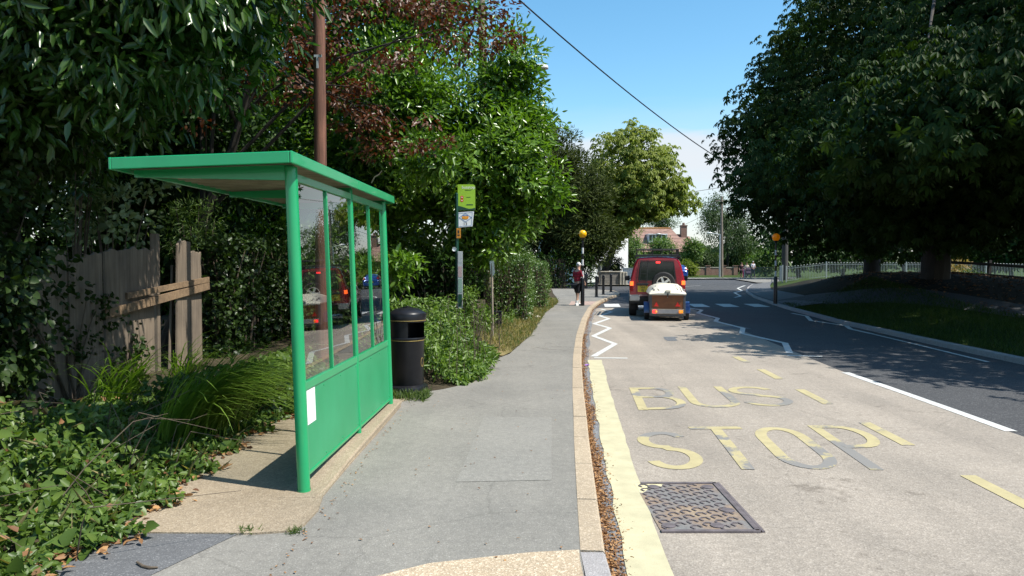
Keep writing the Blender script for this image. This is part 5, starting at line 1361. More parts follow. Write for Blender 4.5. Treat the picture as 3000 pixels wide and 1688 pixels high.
# old board fence at left ------------------------------------------------
M_board = wood_mat('silvered_boards', (.11, .085, .06), (.26, .205, .15), (1, 1, .05), 20)
M_board2 = wood_mat('raw_timber', (.13, .085, .05), (.28, .19, .11), (.08, 1, 1), 20)
bf = thing('board_fence', 'broken grey board fence in shade behind the bus shelter', 'fence', (-5.0, 8, .1)); ox, oy = -5.0, 8
rb = random.Random(7)
def board(y0, y1, zt, lean=0.0, dx=0.0, name='board', m=None):
    n = 7; tops = [(y0 + (y1 - y0) * i / n, zt + rb.uniform(-.03, .03) - .02 * (i == 0)) for i in range(n + 1)]
    pol = [(ox * 0 + dx, y0 - oy, 0), (dx, y1 - oy, 0)] + [(dx + lean * .3, y + lean - oy, z) for y, z in tops[::-1]]
    bb = MB(); bb.prism(pol, (.028, 0, 0)); obj(name, bb, m or M_board, bf, False)
for y0, y1, zt, ln_, dx in ((7.15, 7.56, 1.45, 0, .0), (7.57, 7.99, 1.52, .01, .012), (8.0, 8.31, 1.78, .0, .0), (8.32, 8.71, 1.70, .01, .012), (8.72, 9.04, 1.76, -.01, 0), (9.05, 9.56, 1.80, .01, .02), (9.57, 10.3, 1.83, .015, .0), (10.72, 11.15, 1.95, .05, .12), (11.2, 11.6, 1.80, .0, .12)): board(y0, y1, zt, ln_, dx)
bb = MB(); bb.bar((-.01, 10.42 - oy, 0), (.0, 10.42 - oy, 2.05), .09, .09); obj('post', bb, M_board, bf, False)
bb = MB(); bb.bar((.03, 10.75 - oy, 0), (-.02, 11.0 - oy, 1.6), .03, .12); obj('loose_board', bb, M_board, bf, False)
bb = MB(); bb.bar((.06, 9.0 - oy, 1.02), (.22, 11.7 - oy, 1.28), .035, .11); obj('brace', bb, M_board2, bf, False)
bb = MB(); bb.bar((.07, 9.5 - oy, 1.22), (.22, 11.7 - oy, 1.38), .03, .08); obj('brace', bb, M_board2, bf, False)

# ================================================================ VEGETATION
L_bay = leaf_mat('bay_leaves', (.018, .045, .008), (.075, .14, .026), .28, .3, spec=.5)
L_laurel = leaf_mat('laurel_leaves', (.045, .110, .009), (.165, .275, .030), .3, .3)
L_beech = leaf_mat('copper_beech_leaves', (.048, .020, .009), (.135, .055, .022), .4, .25, spec=.3, tr_col=(1.5, .7, .4))
L_dark = leaf_mat('deep_green_leaves', (.010, .026, .005), (.034, .075, .012), .5, .25, spec=.15)  # lowered below plain leaf green, deep shade partly put into the colour
L_ivy = leaf_mat('ivy_leaves', (.012, .028, .007), (.042, .072, .016), .4, .2, spec=.25)  # ivy darkened by its colour where canopy shade is missing
L_bram = leaf_mat('bramble_leaves', (.030, .072, .011), (.125, .185, .036), .42, .28, spec=.35)
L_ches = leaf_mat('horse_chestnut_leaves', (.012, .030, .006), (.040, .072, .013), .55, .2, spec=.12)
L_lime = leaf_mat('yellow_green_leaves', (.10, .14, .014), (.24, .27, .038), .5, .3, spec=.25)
L_yew = leaf_mat('yew_needles', (.030, .046, .011), (.080, .098, .026), .6, .2, spec=.12)
L_far = leaf_mat('blue_green_leaves', (.035, .065, .022), (.095, .14, .050), .55, .28, spec=.25)
L_light = leaf_mat('fresh_green_leaves', (.055, .11, .018), (.15, .23, .045), .45, .3)
L_pale = leaf_mat('pale_felted_leaves', (.13, .18, .08), (.30, .36, .18), .5, .25)
L_hedge = leaf_mat('privet_leaves', (.04, .085, .018), (.12, .19, .045), .33, .25)
L_weed = leaf_mat('weed_leaves', (.045, .095, .014), (.15, .23, .04), .42, .3, spec=.35)
L_sedge = leaf_mat('sedge_blades', (.075, .155, .018), (.20, .30, .05), .3, .3)
L_grass = leaf_mat('grass_blades', (.045, .09, .015), (.13, .18, .04), .5, .3)
L_bank = leaf_mat('shaded_grass_blades', (.022, .045, .008), (.070, .105, .022), .55, .25, spec=.15)  # darker copy of the grass blades, tree shade put into its colour
L_dryg = leaf_mat('dry_grass_blades', (.14, .13, .04), (.42, .34, .17), .6, .3)
L_dead = leaf_mat('fallen_leaves', (.11, .045, .018), (.42, .23, .09), .7, .1, tr_col=(1.2, .9, .5))
L_gold = leaf_mat('golden_leaves', (.20, .15, .04), (.42, .28, .12), .5, .3)
M_bark = wood_mat('tree_bark', (.016, .014, .011), (.050, .042, .032), (1, 1, .15), 14)
M_twig = plain('twig', (.10, .075, .05), .9, var=.3, scale=20)

def tree(name, label, cat, lobes, n, rad, per, L, W, mat_, seed, trunk=None, r0=.2, keep=None, lo=.45, hi=1.0, group=None, nlimb=14, jitter=.15, inner=0.15, **kw):
    rng = np.random.default_rng(seed)
    base = trunk[0] if trunk else (lobes[0][0][0], lobes[0][0][1], 0.05)
    t = thing(name, label, cat, base, 0, group)
    C, O = lobes_pts(rng, lobes, n, lo, hi, keep, jitter)
    ls = Leaves()
    foliage(ls, rng, C - np.array(base), O, rad * (0.7 + .6 * rng.random(len(C))), per, L, W, keep=(lambda p: keep(p + np.array(base))) if keep else None, **kw)
    if inner:
        C2, O2 = lobes_pts(rng, lobes, int(n * inner), 0.05, .5, keep, jitter)
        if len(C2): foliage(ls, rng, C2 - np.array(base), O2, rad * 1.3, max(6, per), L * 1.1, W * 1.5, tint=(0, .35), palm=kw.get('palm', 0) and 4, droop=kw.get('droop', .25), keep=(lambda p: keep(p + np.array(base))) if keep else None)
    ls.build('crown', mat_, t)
    bb = MB(); tp_ = trunk[1] if trunk else (lobes[0][0][0], lobes[0][0][1], lobes[0][0][2])
    pick = rng.choice(len(C), size=min(nlimb, len(C)), replace=False)
    limbs(bb, rng, (0, 0, 0), Vector(tp_) - Vector(base), r0, [C[i] - np.array(base) for i in pick])
    obj('trunk', bb, M_bark, t)
    return t

# --- right-hand chestnuts; the crowns stop where their shade on the road stops
def bR(yy): return np.interp(yy, [-5, 9.3, 12.5, 15.2, 18, 22.7, 28, 30.5, 34, 38, 45, 60], [11.8, 6.4, 5.2, 4.3, 4.9, 5.4, 5.4, 4.8, 4.0, 4.8, 6.0, 9.5])
def keepR(p):
    z = p[:, 2]; yy = p[:, 1] + .25 * z
    wob = .45 * np.sin(yy * 2.1) + .3 * np.sin(yy * 5.3 + z) + .5 * np.sin(z * 1.4 + yy)
    return (p[:, 0] - .6 * z > bR(yy) + wob + .15) & (z > 1.95 + .25 * np.sin(p[:, 0] * 1.3) + .35 * np.sin(p[:, 1] * .9))
gC = 'horse chestnuts on the right bank'
kwc = dict(palm=6, droop=.55, up=.8, outw=.6, spread=.5, flat=.6, ctint=.5, keep=keepR, group=gC)
zt1, zt2 = float(zR(17.0, 35)), float(zR(15.2, 26.6))
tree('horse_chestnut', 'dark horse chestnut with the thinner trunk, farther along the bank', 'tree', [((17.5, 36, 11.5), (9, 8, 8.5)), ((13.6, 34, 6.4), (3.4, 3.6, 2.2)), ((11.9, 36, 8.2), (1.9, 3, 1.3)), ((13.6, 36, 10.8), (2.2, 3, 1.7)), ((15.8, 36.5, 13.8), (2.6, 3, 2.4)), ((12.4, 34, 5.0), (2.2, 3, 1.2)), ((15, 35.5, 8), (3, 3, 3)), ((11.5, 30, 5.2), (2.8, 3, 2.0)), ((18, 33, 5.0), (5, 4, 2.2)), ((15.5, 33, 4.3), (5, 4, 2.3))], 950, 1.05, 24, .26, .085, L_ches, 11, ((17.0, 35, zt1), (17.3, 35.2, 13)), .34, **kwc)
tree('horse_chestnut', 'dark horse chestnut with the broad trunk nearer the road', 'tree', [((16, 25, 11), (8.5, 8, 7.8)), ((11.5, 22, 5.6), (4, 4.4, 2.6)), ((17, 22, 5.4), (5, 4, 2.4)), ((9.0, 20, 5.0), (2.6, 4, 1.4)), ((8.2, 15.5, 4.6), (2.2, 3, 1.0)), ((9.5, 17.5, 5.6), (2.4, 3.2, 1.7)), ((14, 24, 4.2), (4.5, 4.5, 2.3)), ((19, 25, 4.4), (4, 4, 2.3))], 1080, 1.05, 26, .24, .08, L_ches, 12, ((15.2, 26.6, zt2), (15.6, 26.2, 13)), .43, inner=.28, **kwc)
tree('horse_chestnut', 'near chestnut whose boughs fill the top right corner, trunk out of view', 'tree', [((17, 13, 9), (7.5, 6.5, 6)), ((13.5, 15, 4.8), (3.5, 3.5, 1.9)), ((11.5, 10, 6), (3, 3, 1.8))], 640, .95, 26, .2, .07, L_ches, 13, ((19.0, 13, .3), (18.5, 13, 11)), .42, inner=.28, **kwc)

# --- left-hand trees: nothing may shade the pavement or the shelter roof
def keepL(p):
    z = p[:, 2]; yy = p[:, 1] + .25 * (z - 2.4)
    roof = (yy > 3.5) & (yy < 9.2)
    wob = .18 * np.sin(yy * 6) + .12 * np.sin(z * 7)
    a = p[:, 0] - .6 * (z - 2.4) < np.where(roof, -2.3, 99.0) + wob
    pv = np.interp(p[:, 1] + .25 * z, _PY, _PX)
    return a & (p[:, 0] - .6 * z < pv - .15)
def keepBay(p): return keepL(p) & (p[:, 1] > 5.75) & ((p[:, 0] < -.318 * p[:, 1]) | (p[:, 1] < 7.9)) & (p[:, 2] > np.interp(p[:, 0], [-5.4, -4.4, -3.6, -2.8, -2.0], [2.5, 2.75, 3.05, 3.5, 3.95]) + .15 * np.sin(9 * p[:, 0]) + .1 * np.sin(14 * p[:, 1]))
tree('bay_tree', 'large glossy leaved evergreen hanging over the shelter roof at upper left', 'tree', [((-4.3, 7.7, 4.7), (2.3, 1.7, 1.9)), ((-5.3, 7.3, 3.7), (1.3, 1.3, 1.5)), ((-3.0, 8.0, 4.75), (1.3, 1.2, 1.0)), ((-4.0, 6.8, 5.2), (1.9, .9, 1.3)), ((-3.3, 10.0, 5.6), (1.7, 1.3, 1.2)), ((-4.4, 9.6, 6.2), (2.2, 1.6, 1.2)), ((-4.2, 6.4, 5.8), (.9, .7, .7)), ((-2.9, 8.9, 5.4), (1.2, 1.2, .8))], 1050, .40, 34, .155, .05, L_bay, 21, ((-6.0, 8.4, 0.1), (-5.0, 8.0, 4.6)), .16, keepBay, droop=.45, up=.6, spread=.5, curl=.16, nlimb=24)  # some overhead lobes added, mostly out of view, to shade fence and ivy
def keepBe(p): return keepL(p) & (p[:, 2] > np.interp(p[:, 0], [-6, -4, -2.6, -1.2, 0], [4.2, 4.0, 3.9, 4.9, 5.4]) + .3 * np.sin(4 * p[:, 0]))
tree('copper_beech', 'copper beech with dark red leafy boughs behind the brown pole', 'tree', [((-2.9, 12.9, 6.1), (2.9, 1.5, 1.5)), ((-4.7, 11.8, 5.4), (1.9, 1.4, 1.6)), ((-2.2, 12.4, 4.7), (1.2, .8, .7)), ((-.9, 13, 5.9), (1.2, .9, .6)), ((-3.4, 14.5, 7.7), (3.0, 2.0, 1.2))], 175, .42, 42, .085, .055, L_beech, 22, ((-6.4, 13.6, .1), (-4.2, 12.9, 5.6)), .14, keepBe, droop=.25, up=.9, flat=.35, spread=.45, nlimb=11, inner=.1)  # highest lobe lies out of view, added to cast shade behind
tree('copper_beech_spray', 'low hanging dark red beech spray over the far end of the shelter', 'tree', [((-1.75, 12.2, 3.75), (.55, .5, .33)), ((-2.6, 12.0, 4.2), (.6, .5, .4))], 20, .26, 40, .08, .05, L_beech, 23, ((-3.6, 12.6, 4.9), (-2.2, 12.2, 4.1)), .03, None, droop=.4, up=.9, flat=.45, nlimb=8, inner=0)
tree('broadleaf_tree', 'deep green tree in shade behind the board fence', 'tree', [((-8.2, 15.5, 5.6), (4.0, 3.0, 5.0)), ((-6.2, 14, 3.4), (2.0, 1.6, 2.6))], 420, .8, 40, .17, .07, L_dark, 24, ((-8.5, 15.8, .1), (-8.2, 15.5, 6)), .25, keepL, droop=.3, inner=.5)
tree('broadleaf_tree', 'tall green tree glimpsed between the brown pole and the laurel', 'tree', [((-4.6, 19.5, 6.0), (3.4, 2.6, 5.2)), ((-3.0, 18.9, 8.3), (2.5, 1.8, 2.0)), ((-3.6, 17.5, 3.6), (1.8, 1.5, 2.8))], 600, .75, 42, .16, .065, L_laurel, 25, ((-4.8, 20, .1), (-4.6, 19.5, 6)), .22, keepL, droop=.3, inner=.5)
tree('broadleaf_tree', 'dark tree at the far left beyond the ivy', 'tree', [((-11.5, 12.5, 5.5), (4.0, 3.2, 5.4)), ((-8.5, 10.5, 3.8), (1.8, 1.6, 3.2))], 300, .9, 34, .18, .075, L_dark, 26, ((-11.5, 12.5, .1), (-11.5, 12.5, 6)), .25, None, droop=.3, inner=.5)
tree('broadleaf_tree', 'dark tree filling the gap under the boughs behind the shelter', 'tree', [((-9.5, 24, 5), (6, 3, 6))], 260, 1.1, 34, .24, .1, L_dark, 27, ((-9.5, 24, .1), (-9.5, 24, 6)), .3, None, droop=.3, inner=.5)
def keepLa(p): return keepL(p) & (p[:, 2] > np.interp(p[:, 0], [-3, -1, -.2, .6, 1.4], [.9, 1.1, 1.7, 2.45, 2.9]) + .15 * np.sin(8 * p[:, 0]))
tree('cherry_laurel', 'big bright glossy laurel bulging over the verge behind the bus stop sign', 'tree', [((-1.5, 17.2, 4.1), (2.1, 2.0, 2.7)), ((-.3, 16.6, 3.7), (1.15, 1.4, 1.5)), ((-1.5, 14.5, 3.72), (.85, .55, .3)), ((-.1, 17.3, 6.0), (.75, .9, 1.25)), ((.62, 16.4, 3.3), (.45, .7, .55)), ((-2.6, 16.2, 5.2), (1.2, 1.2, 1.4)), ((.2, 17.2, 4.9), (.75, .8, .9)), ((-.5, 16.6, 2.4), (.8, .9, .9))], 620, .36, 44, .15, .058, L_laurel, 28, ((-1.2, 17.8, .1), (-1.0, 17.3, 5.2)), .13, keepLa, droop=.05, up=.5, outw=.8, spread=.45, inner=.5, nlimb=30)
def shrub(name, label, lobes, n, rad, per, L, W, m, seed, keep=None, cat='shrub', group=None, **kw):
    rng = np.random.default_rng(seed); base = np.array((lobes[0][0][0], lobes[0][0][1], kw.pop('z0', .1)))
    inner = kw.pop('inner', .4)
    t = thing(name, label, cat, tuple(base), 0, group)
    C, O = lobes_pts(rng, lobes, n, kw.pop('lo', .5), 1, keep, kw.pop('jitter', .05)); ls = Leaves()
    foliage(ls, rng, C - base, O, rad, per, L, W, **kw)
    if inner:
        C2, O2 = lobes_pts(rng, lobes, int(n * inner), .05, .55, keep, 0)
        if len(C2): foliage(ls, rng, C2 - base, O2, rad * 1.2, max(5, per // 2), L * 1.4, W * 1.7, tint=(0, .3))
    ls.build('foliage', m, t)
    bb = MB(); pick = rng.choice(len(C), size=min(12, len(C)), replace=False)
    for i in pick:
        p = C[i] - base; bb.tube([(rng.normal() * .05, rng.normal() * .05, -.05), tuple(p * .5 + np.array([0, 0, .1 * abs(p[2])])), tuple(p)], [.018, .012, .005], 5)
    obj('stems', bb, M_twig, t); return t
shrub('laurel_sapling', 'low laurel branches reaching out between the shelter and the bin', [((-2.35, 13.2, 1.55), (.75, .6, .28)), ((-2.0, 12.6, 1.7), (.3, .4, .2))], 30, .2, 26, .13, .05, L_laurel, 31, droop=.05, flat=.5)
shrub('ivy_bush', 'ivy covered mass in deep shade at the left edge', [((-5.1, 6.9, 1.5), (.6, .72, 1.9)), ((-5.2, 7.4, 3.0), (.8, .7, .8))], 170, .26, 40, .075, .07, L_ivy, 32, up=.15, outw=1.0, droop=.5, spread=.4)
def ivy_keep(p): return p[:, 2] > .1
def hedge(name, label, x0, x1, y0, y1, z1, n, L, W, m, seed, cat='hedge', z0=.1, bulge=.06, core=True, dead=0.0):
    rng = np.random.default_rng(seed); c = np.array([(x0 + x1) / 2, (y0 + y1) / 2, z0]); t = thing(name, label, cat, tuple(c))
    a, b_, h = (x1 - x0), (y1 - y0), z1 - z0
    ar = np.array([a * b_, b_ * h, b_ * h, a * h, a * h]); f = rng.choice(5, size=n, p=ar / ar.sum())
    u, v = rng.random(n), rng.random(n)
    Pn = np.zeros((n, 3)); Nn = np.zeros((n, 3))
    for k in range(5):
        s = f == k
        if k == 0: Pn[s] = np.stack([(u[s] - .5) * a, (v[s] - .5) * b_, np.full(s.sum(), h)], 1); Nn[s] = (0, 0, 1)
        if k in (1, 2): sg = 1 if k == 1 else -1; Pn[s] = np.stack([np.full(s.sum(), sg * a / 2), (u[s] - .5) * b_, v[s] * h], 1); Nn[s] = (sg, 0, 0)
        if k in (3, 4): sg = 1 if k == 3 else -1; Pn[s] = np.stack([(u[s] - .5) * a, np.full(s.sum(), sg * b_ / 2), v[s] * h], 1); Nn[s] = (0, sg, 0)
    lump = bulge * (np.sin(Pn[:, 0] * 7 + Pn[:, 2] * 5) + np.sin(Pn[:, 1] * 6 - Pn[:, 2] * 4) + .7 * np.sin(Pn[:, 1] * 13 + Pn[:, 0] * 11))
    Pn += Nn * (lump - rng.random(n) ** 2 * .22)[:, None] + rng.normal(size=(n, 3)) * .02
    ls = Leaves(); ls.add(Pn, Nn * .5 + rng.normal(size=(n, 3)) * .6 + np.array([0, 0, .1]), unit(Nn * .8 + np.array([0, 0, .5]) + rng.normal(size=(n, 3)) * .45), L * (.7 + .6 * rng.random(n)), W * (.7 + .6 * rng.random(n)), rng.random(n) * .8 + .1 + lump * 2)
    ls.build('foliage', m, t)
    if core:
        bb = MB(); rg = rng
        for i in range(int(30 * a * b_) + 14):
            x, y = (rg.random() - .5) * a * .75, (rg.random() - .5) * b_ * .85
            bb.tube([(x, y, -.1), (x + rg.normal() * .06, y + rg.normal() * .06, h * .5), (x + rg.normal() * .12, y + rg.normal() * .12, h * .9)], [.022, .016, .006], 5)
        obj('stems', bb, M_twig, t)
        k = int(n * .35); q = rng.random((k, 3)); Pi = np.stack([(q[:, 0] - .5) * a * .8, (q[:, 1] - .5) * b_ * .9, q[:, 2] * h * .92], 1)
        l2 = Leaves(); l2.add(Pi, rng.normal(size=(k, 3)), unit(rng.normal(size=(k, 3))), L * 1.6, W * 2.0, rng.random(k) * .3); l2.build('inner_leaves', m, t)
    return t
hedge('ivy_hedge', 'ivy smothered fence panel in shade behind the shelter glass', -5.3, -4.5, 11.75, 16.2, 2.15, 7500, .075, .07, L_ivy, 33, bulge=.05)
hedge('clipped_hedge', 'square clipped green hedge by the dry verge', -.62, .55, 19.8, 22.5, 1.95, 6500, .06, .032, L_hedge, 34)
hedge('clipped_hedge', 'second clipped hedge beyond the square one, beside the pavement', .35, 1.25, 25.2, 29, 1.75, 5000, .065, .035, L_hedge, 35)
shrub('garden_shrub', 'round green shrub rising above the square clipped hedge', [((-.25, 22.6, 2.3), (.6, .6, .65))], 60, .2, 40, .07, .035, L_light, 36, z0=1.2)
hedge('boundary_hedge', 'dark hedge under the yew at the back of the paved corner', -8, 5.4, 49.6, 51.2, 2.2, 5000, .16, .08, L_dark, 37, bulge=.12)
hedge('garden_hedge', 'dark leafy boundary growth behind the second clipped hedge', -2.6, .6, 30.5, 33, 3.4, 5000, .12, .05, L_dark, 38, bulge=.15)
hedge('tall_hedge', 'tall dark hedge closing the gap behind laurel and shelter', -11.5, -2.6, 21.6, 22.8, 5.6, 9000, .27, .14, L_dark, 382, bulge=.2)
hedge('tall_hedge', 'tall dark hedge behind the left end of the board fence', -17, -8.3, 13.4, 14.4, 4.8, 7000, .25, .13, L_dark, 383, bulge=.2)
shrub('ivy_strands', 'thin ivy strands climbing over the grey fence boards', [((-4.94, 8.3, 1.2), (.05, .22, .7)), ((-4.94, 8.95, .9), (.06, .2, .75)), ((-4.94, 7.5, .9), (.06, .3, .7)), ((-4.93, 9.6, .5), (.05, .25, .4))], 60, .13, 14, .06, .055, L_ivy, 384, up=.1, outw=.3, inner=0)
hedge('laurel_undergrowth', 'dark leafy undergrowth beneath the laurel behind the bus stop post', -3.2, -.9, 15.6, 16.8, 1.9, 4200, .12, .05, L_dark, 381, bulge=.14)  # shadow under the laurel put into the dark leaf colour
shrub('pale_shrub', 'sunlit pale grey green shrub above the broken boards', [((-5.7, 10.6, 2.35), (.62, .6, .42)), ((-5.3, 10.9, 2.9), (.2, .25, .35))], 34, .2, 18, .10, .06, L_pale, 39, up=.5, droop=.0, inner=.1)
shrub('evergreen_sprigs', 'glossy sprigs hanging between the ivy and the shelter roof', [((-6.0, 10.2, 3.2), (.5, .5, .9))], 50, .22, 24, .10, .04, L_bay, 40, z0=.1, inner=.2)
shrub('conifer_seedling', 'feathery conifer tip beside the pale shrub above the fence', [((-5.2, 12.2, 2.35), (.4, .4, .45))], 26, .2, 60, .10, .010, L_light, 41, up=.3, droop=.1, inner=.1)
shrub('climbing_plant', 'bright trailing leaves at the sunny end of the ivy', [((-3.9, 15.2, 1.9), (.5, .7, .6)), ((-3.7, 14.6, .9), (.45, .8, .7))], 60, .22, 34, .07, .055, L_bram, 42)

tree('yew_tree', 'dark brown green yew behind the yellow beacon', 'tree', [((2.2, 53, 6.6), (3.0, 2.6, 5.6)), ((4.6, 52.5, 5.6), (2.7, 2.4, 4.4)), ((5.0, 51.5, 3.4), (2.4, 1.8, 2.4)), ((-1.5, 52, 5), (3.5, 2.4, 5))], 950, .62, 46, .33, .075, L_yew, 43, ((2.4, 53, .1), (2.6, 53, 9)), .45, None, droop=-.1, up=.2, outw=.9, spread=.5, inner=.5)
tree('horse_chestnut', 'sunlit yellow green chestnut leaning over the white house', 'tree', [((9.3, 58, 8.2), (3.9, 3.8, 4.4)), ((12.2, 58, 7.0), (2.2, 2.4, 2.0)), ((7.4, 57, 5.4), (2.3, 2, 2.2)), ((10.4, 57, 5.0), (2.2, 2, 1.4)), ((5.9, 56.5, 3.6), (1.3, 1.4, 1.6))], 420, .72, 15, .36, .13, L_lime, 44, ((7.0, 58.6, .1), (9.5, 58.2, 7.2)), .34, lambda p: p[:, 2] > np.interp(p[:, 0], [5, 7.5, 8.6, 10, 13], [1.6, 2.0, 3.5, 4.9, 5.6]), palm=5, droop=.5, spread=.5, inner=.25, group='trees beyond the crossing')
shrub('garden_shrub', 'dark shrub against the white house above the stone wall', [((8.05, 59, 1.5), (.85, .5, .75))], 40, .25, 26, .14, .06, L_dark, 45)
tree('garden_tree', 'narrow light green tree between white house and tiled roof', 'tree', [((11.9, 75, 3.2), (1.3, 1.3, 2.6)), ((12.6, 76, 2), (1.2, 1.2, 1.6))], 150, .5, 26, .22, .1, L_light, 46, None, .12, None)
def farx(x, Y): return (x - 1288) * Y / 1860
def farz(y, Y): return CAMH + (660 - y) * Y / 1860
def far_shrub(label, x, y0, y1, wpx, Y, m, seed, cat='shrub', name='garden_shrub', leaf=.22, n=110, **kw):
    z0, z1 = max(farz(y1, Y), 0), farz(y0, Y); r = wpx * Y / 1860 / 2
    return tree(name, label, cat, [((farx(x, Y), Y, (z0 + z1) / 2), (r, r * .8, (z1 - z0) / 2))], n, .5 * r ** .5, 26, leaf, leaf * .42, m, seed, ((farx(x, Y), Y, .05), (farx(x, Y), Y, (z0 + z1) / 2)), .09, None, inner=.35, nlimb=10, **kw)
far_shrub('wispy far tree showing above the tiled ridge', 1662, 532, 585, 84, 125, L_far, 51, 'tree', 'garden_tree', .3, 60)
far_shrub('rounded green shrub standing before the dormer window', 1663, 599, 645, 64, 97, L_light, 52, n=150)
far_shrub('broad pale green shrub to the right of the four wheel drive', 1757, 622, 684, 100, 97, L_far, 53, n=240)
far_shrub('young weeping tree against the end gable of the tiled house', 1742, 600, 655, 44, 94, L_light, 54)
far_shrub('low yellow green shrub at the drive entrance', 1727, 660, 697, 50, 86, L_lime, 55, n=80)
tree('birch_tree', 'airy blue green birch with hanging twigs behind the far pole', 'tree', [((farx(1822, 98), 98, 6.4), (3.6, 3, 4.6)), ((farx(1795, 98), 98, 8), (1.8, 1.8, 2.6)), ((farx(1860, 98), 98, 5), (2.6, 2.5, 3.6))], 300, .62, 34, .26, .09, L_far, 56, ((farx(1830, 98), 98, .05), (farx(1825, 98), 98, 8)), .22, None, droop=1.3, flat=1.5, up=.3, inner=.2, nlimb=24)
far_shrub('dark green tree right of the birch behind the walking group', 1878, 600, 690, 70, 102, L_dark, 57, 'tree', 'garden_tree', .3, 160)
far_shrub('sunlit green shrub above the guard railing', 1925, 636, 690, 80, 86, L_light, 58, n=170)
far_shrub('dark shrub between brick wall and walking group', 1842, 640, 690, 60, 99, L_dark, 59, n=120)
rs = np.random.default_rng(5)
gB = 'trees on the park side beyond the railing'
descr = ['sunlit park tree behind the left end of the bow topped railing', 'park tree seen just left of the thinner chestnut trunk', 'park tree seen between the two chestnut trunks', 'park tree right behind the broad chestnut trunk', 'bright park tree above the golden bush', 'park tree above the dark rail fence', 'park tree at the right edge beyond the lawn']
for i, (x, Y) in enumerate(((2010, 74), (2120, 80), (2270, 72), (2400, 80), (2470, 66), (2545, 76), (2640, 62))):
    X = farx(x, Y); w = 4.6
    tree('park_tree', descr[i], 'tree', [((X, Y, 4.6), (w, 3.4, 3.9)), ((X + 2, Y - 1.5, 2.6), (2.6, 2, 1.7))], 190, .85, 24, .34, .17, L_light if i == 5 else L_dark, 60 + i, ((X, Y, .1), (X, Y, 5)), .22, lambda p: p[:, 2] > .9, inner=.3, group=gB, droop=.35)  # dark leaf colour stands in for shade behind the railing
shrub('golden_bush', 'golden leaved bush at the foot of the broad chestnut', [((farx(2400, 41), 41, 1.1), (1.0, .9, .95))], 60, .3, 26, .13, .055, L_gold, 71, z0=.3)
shrub('grey_green_bush', 'low grey green bush beside the golden one', [((farx(2440, 38), 38, .75), (1.1, .8, .55))], 60, .26, 28, .11, .045, L_far, 72, z0=.2)
rng = np.random.default_rng(77)
ls = Leaves(); n = 9000
px_ = rng.uniform(-160, 220, n); py_ = 150 + rng.normal(size=n) * 5; pz_ = rng.random(n) ** .7 * (6 + 2.5 * np.sin(px_ * .13) + 1.5 * np.sin(px_ * .37))
ls.add(np.stack([px_, py_, pz_], 1), rng.normal(size=(n, 3)), unit(rng.normal(size=(n, 3)) + np.array([0, -.5, .8])), 1.7, 1.3, rng.random(n)); o = ls.build('far_tree_line', L_far); stuff(o); tag(o, 'far belt of trees closing off the view beyond the houses', 'trees')

# --- undergrowth, grass, litter ---------------------------------------------
def edgeU(y): return np.interp(y, [2.5, 3.9, 4.5, 5.7, 7.1, 7.9, 8.6, 9.6], [-2.75, -2.42, -2.33, -2.46, -2.50, -2.42, -2.3, -2.1])
rng = np.random.default_rng(81); ls = Leaves()
n = 17500
y = 3.0 + 6.0 * rng.random(n); d = rng.random(n) ** 1.1 * 2.2; x = edgeU(y) - d + .10 * np.sin(y * 9) + .06 * np.sin(y * 23)
hm = (.07 + .95 * sm(d / 1.45)) * (.68 + .2 * np.sin(x * 5 + y * 3) + .14 * np.sin(x * 13 - y * 9)) * np.interp(y, [3, 4.2, 5.5, 6.6, 7.6, 9], [.6, .78, .95, .32, .18, .15])
z = .1 + hm * (1 - rng.random(n) ** 1.8 * .75) + .03
big = rng.random(n); Lf = np.where(big > .96, .12, .042 + .036 * rng.random(n)); Wf = np.where(big > .96, .09, Lf * .62)
ls.add(np.stack([x, y, z], 1), rng.normal(size=(n, 3)) * .8 + np.array([.5, -.35, -.15]), unit(rng.normal(size=(n, 3)) * .45 + np.array([.35, -.3, .8])), Lf, Wf, rng.random(n) * .8 + .2 * (big > .93) + .1, curl=.2)
n2 = 380; k2 = rng.integers(0, n, n2); l2 = Leaves(); l2.add(np.stack([x, y, z], 1)[k2] + rng.normal(size=(n2, 3)) * .02, rng.normal(size=(n2, 3)), unit(rng.normal(size=(n2, 3)) * .5 + np.array([.3, -.3, .7])), .07, .045, rng.random(n2), curl=.3)
o2_ = l2.build('withered_leaves', L_dead)
o = ls.build('undergrowth', L_bram); o2_.parent = o; stuff(o); tag(o, 'tangle of bramble, ivy and seedlings at the lower left edge', 'undergrowth')
bb = MB()
for i in range(45):
    yy = 3.2 + 5.2 * rng.random(); dd = rng.random() * 1.5; xx = edgeU(yy) - dd; p0 = Vector((xx, yy, .1)); p1 = p0 + Vector((rng.normal() * .2 + .1, rng.normal() * .2 - .05, .3 + .5 * rng.random() * min(1, dd + .2))); p2 = p1 + Vector((rng.normal() * .25 + .15, rng.normal() * .25, -.1 + .15 * rng.normal()))
    bb.tube([p0, (p0 + p1) / 2 + Vector((0, 0, .05)), p1, p2], [.005, .004, .003, .0015], 5)
obj('undergrowth_stems', bb, M_twig, o)
n3 = 2600; k3 = rng.integers(0, n, n3); l3 = Leaves(); l3.add(np.stack([x, y, z], 1)[k3] + rng.normal(size=(n3, 3)) * .04, rng.normal(size=(n3, 3)) + np.array([.2, -.2, .2]), unit(rng.normal(size=(n3, 3)) * .5 + np.array([.3, -.3, .7])), .05 + .03 * rng.random(n3), .022, rng.random(n3), curl=.25)
q_ = l3.build('seedling_leaves', L_weed); q_.parent = o
n3 = 330; k3 = rng.integers(0, n, n3); l3 = Leaves(); l3.add(np.stack([x, y, z], 1)[k3] - np.array([0, 0, .05]), rng.normal(size=(n3, 3)) * .5 + np.array([.4, -.3, .5]), rng.normal(size=(n3, 3)), .18 + .12 * rng.random(n3), .005, rng.random(n3), curl=.35)
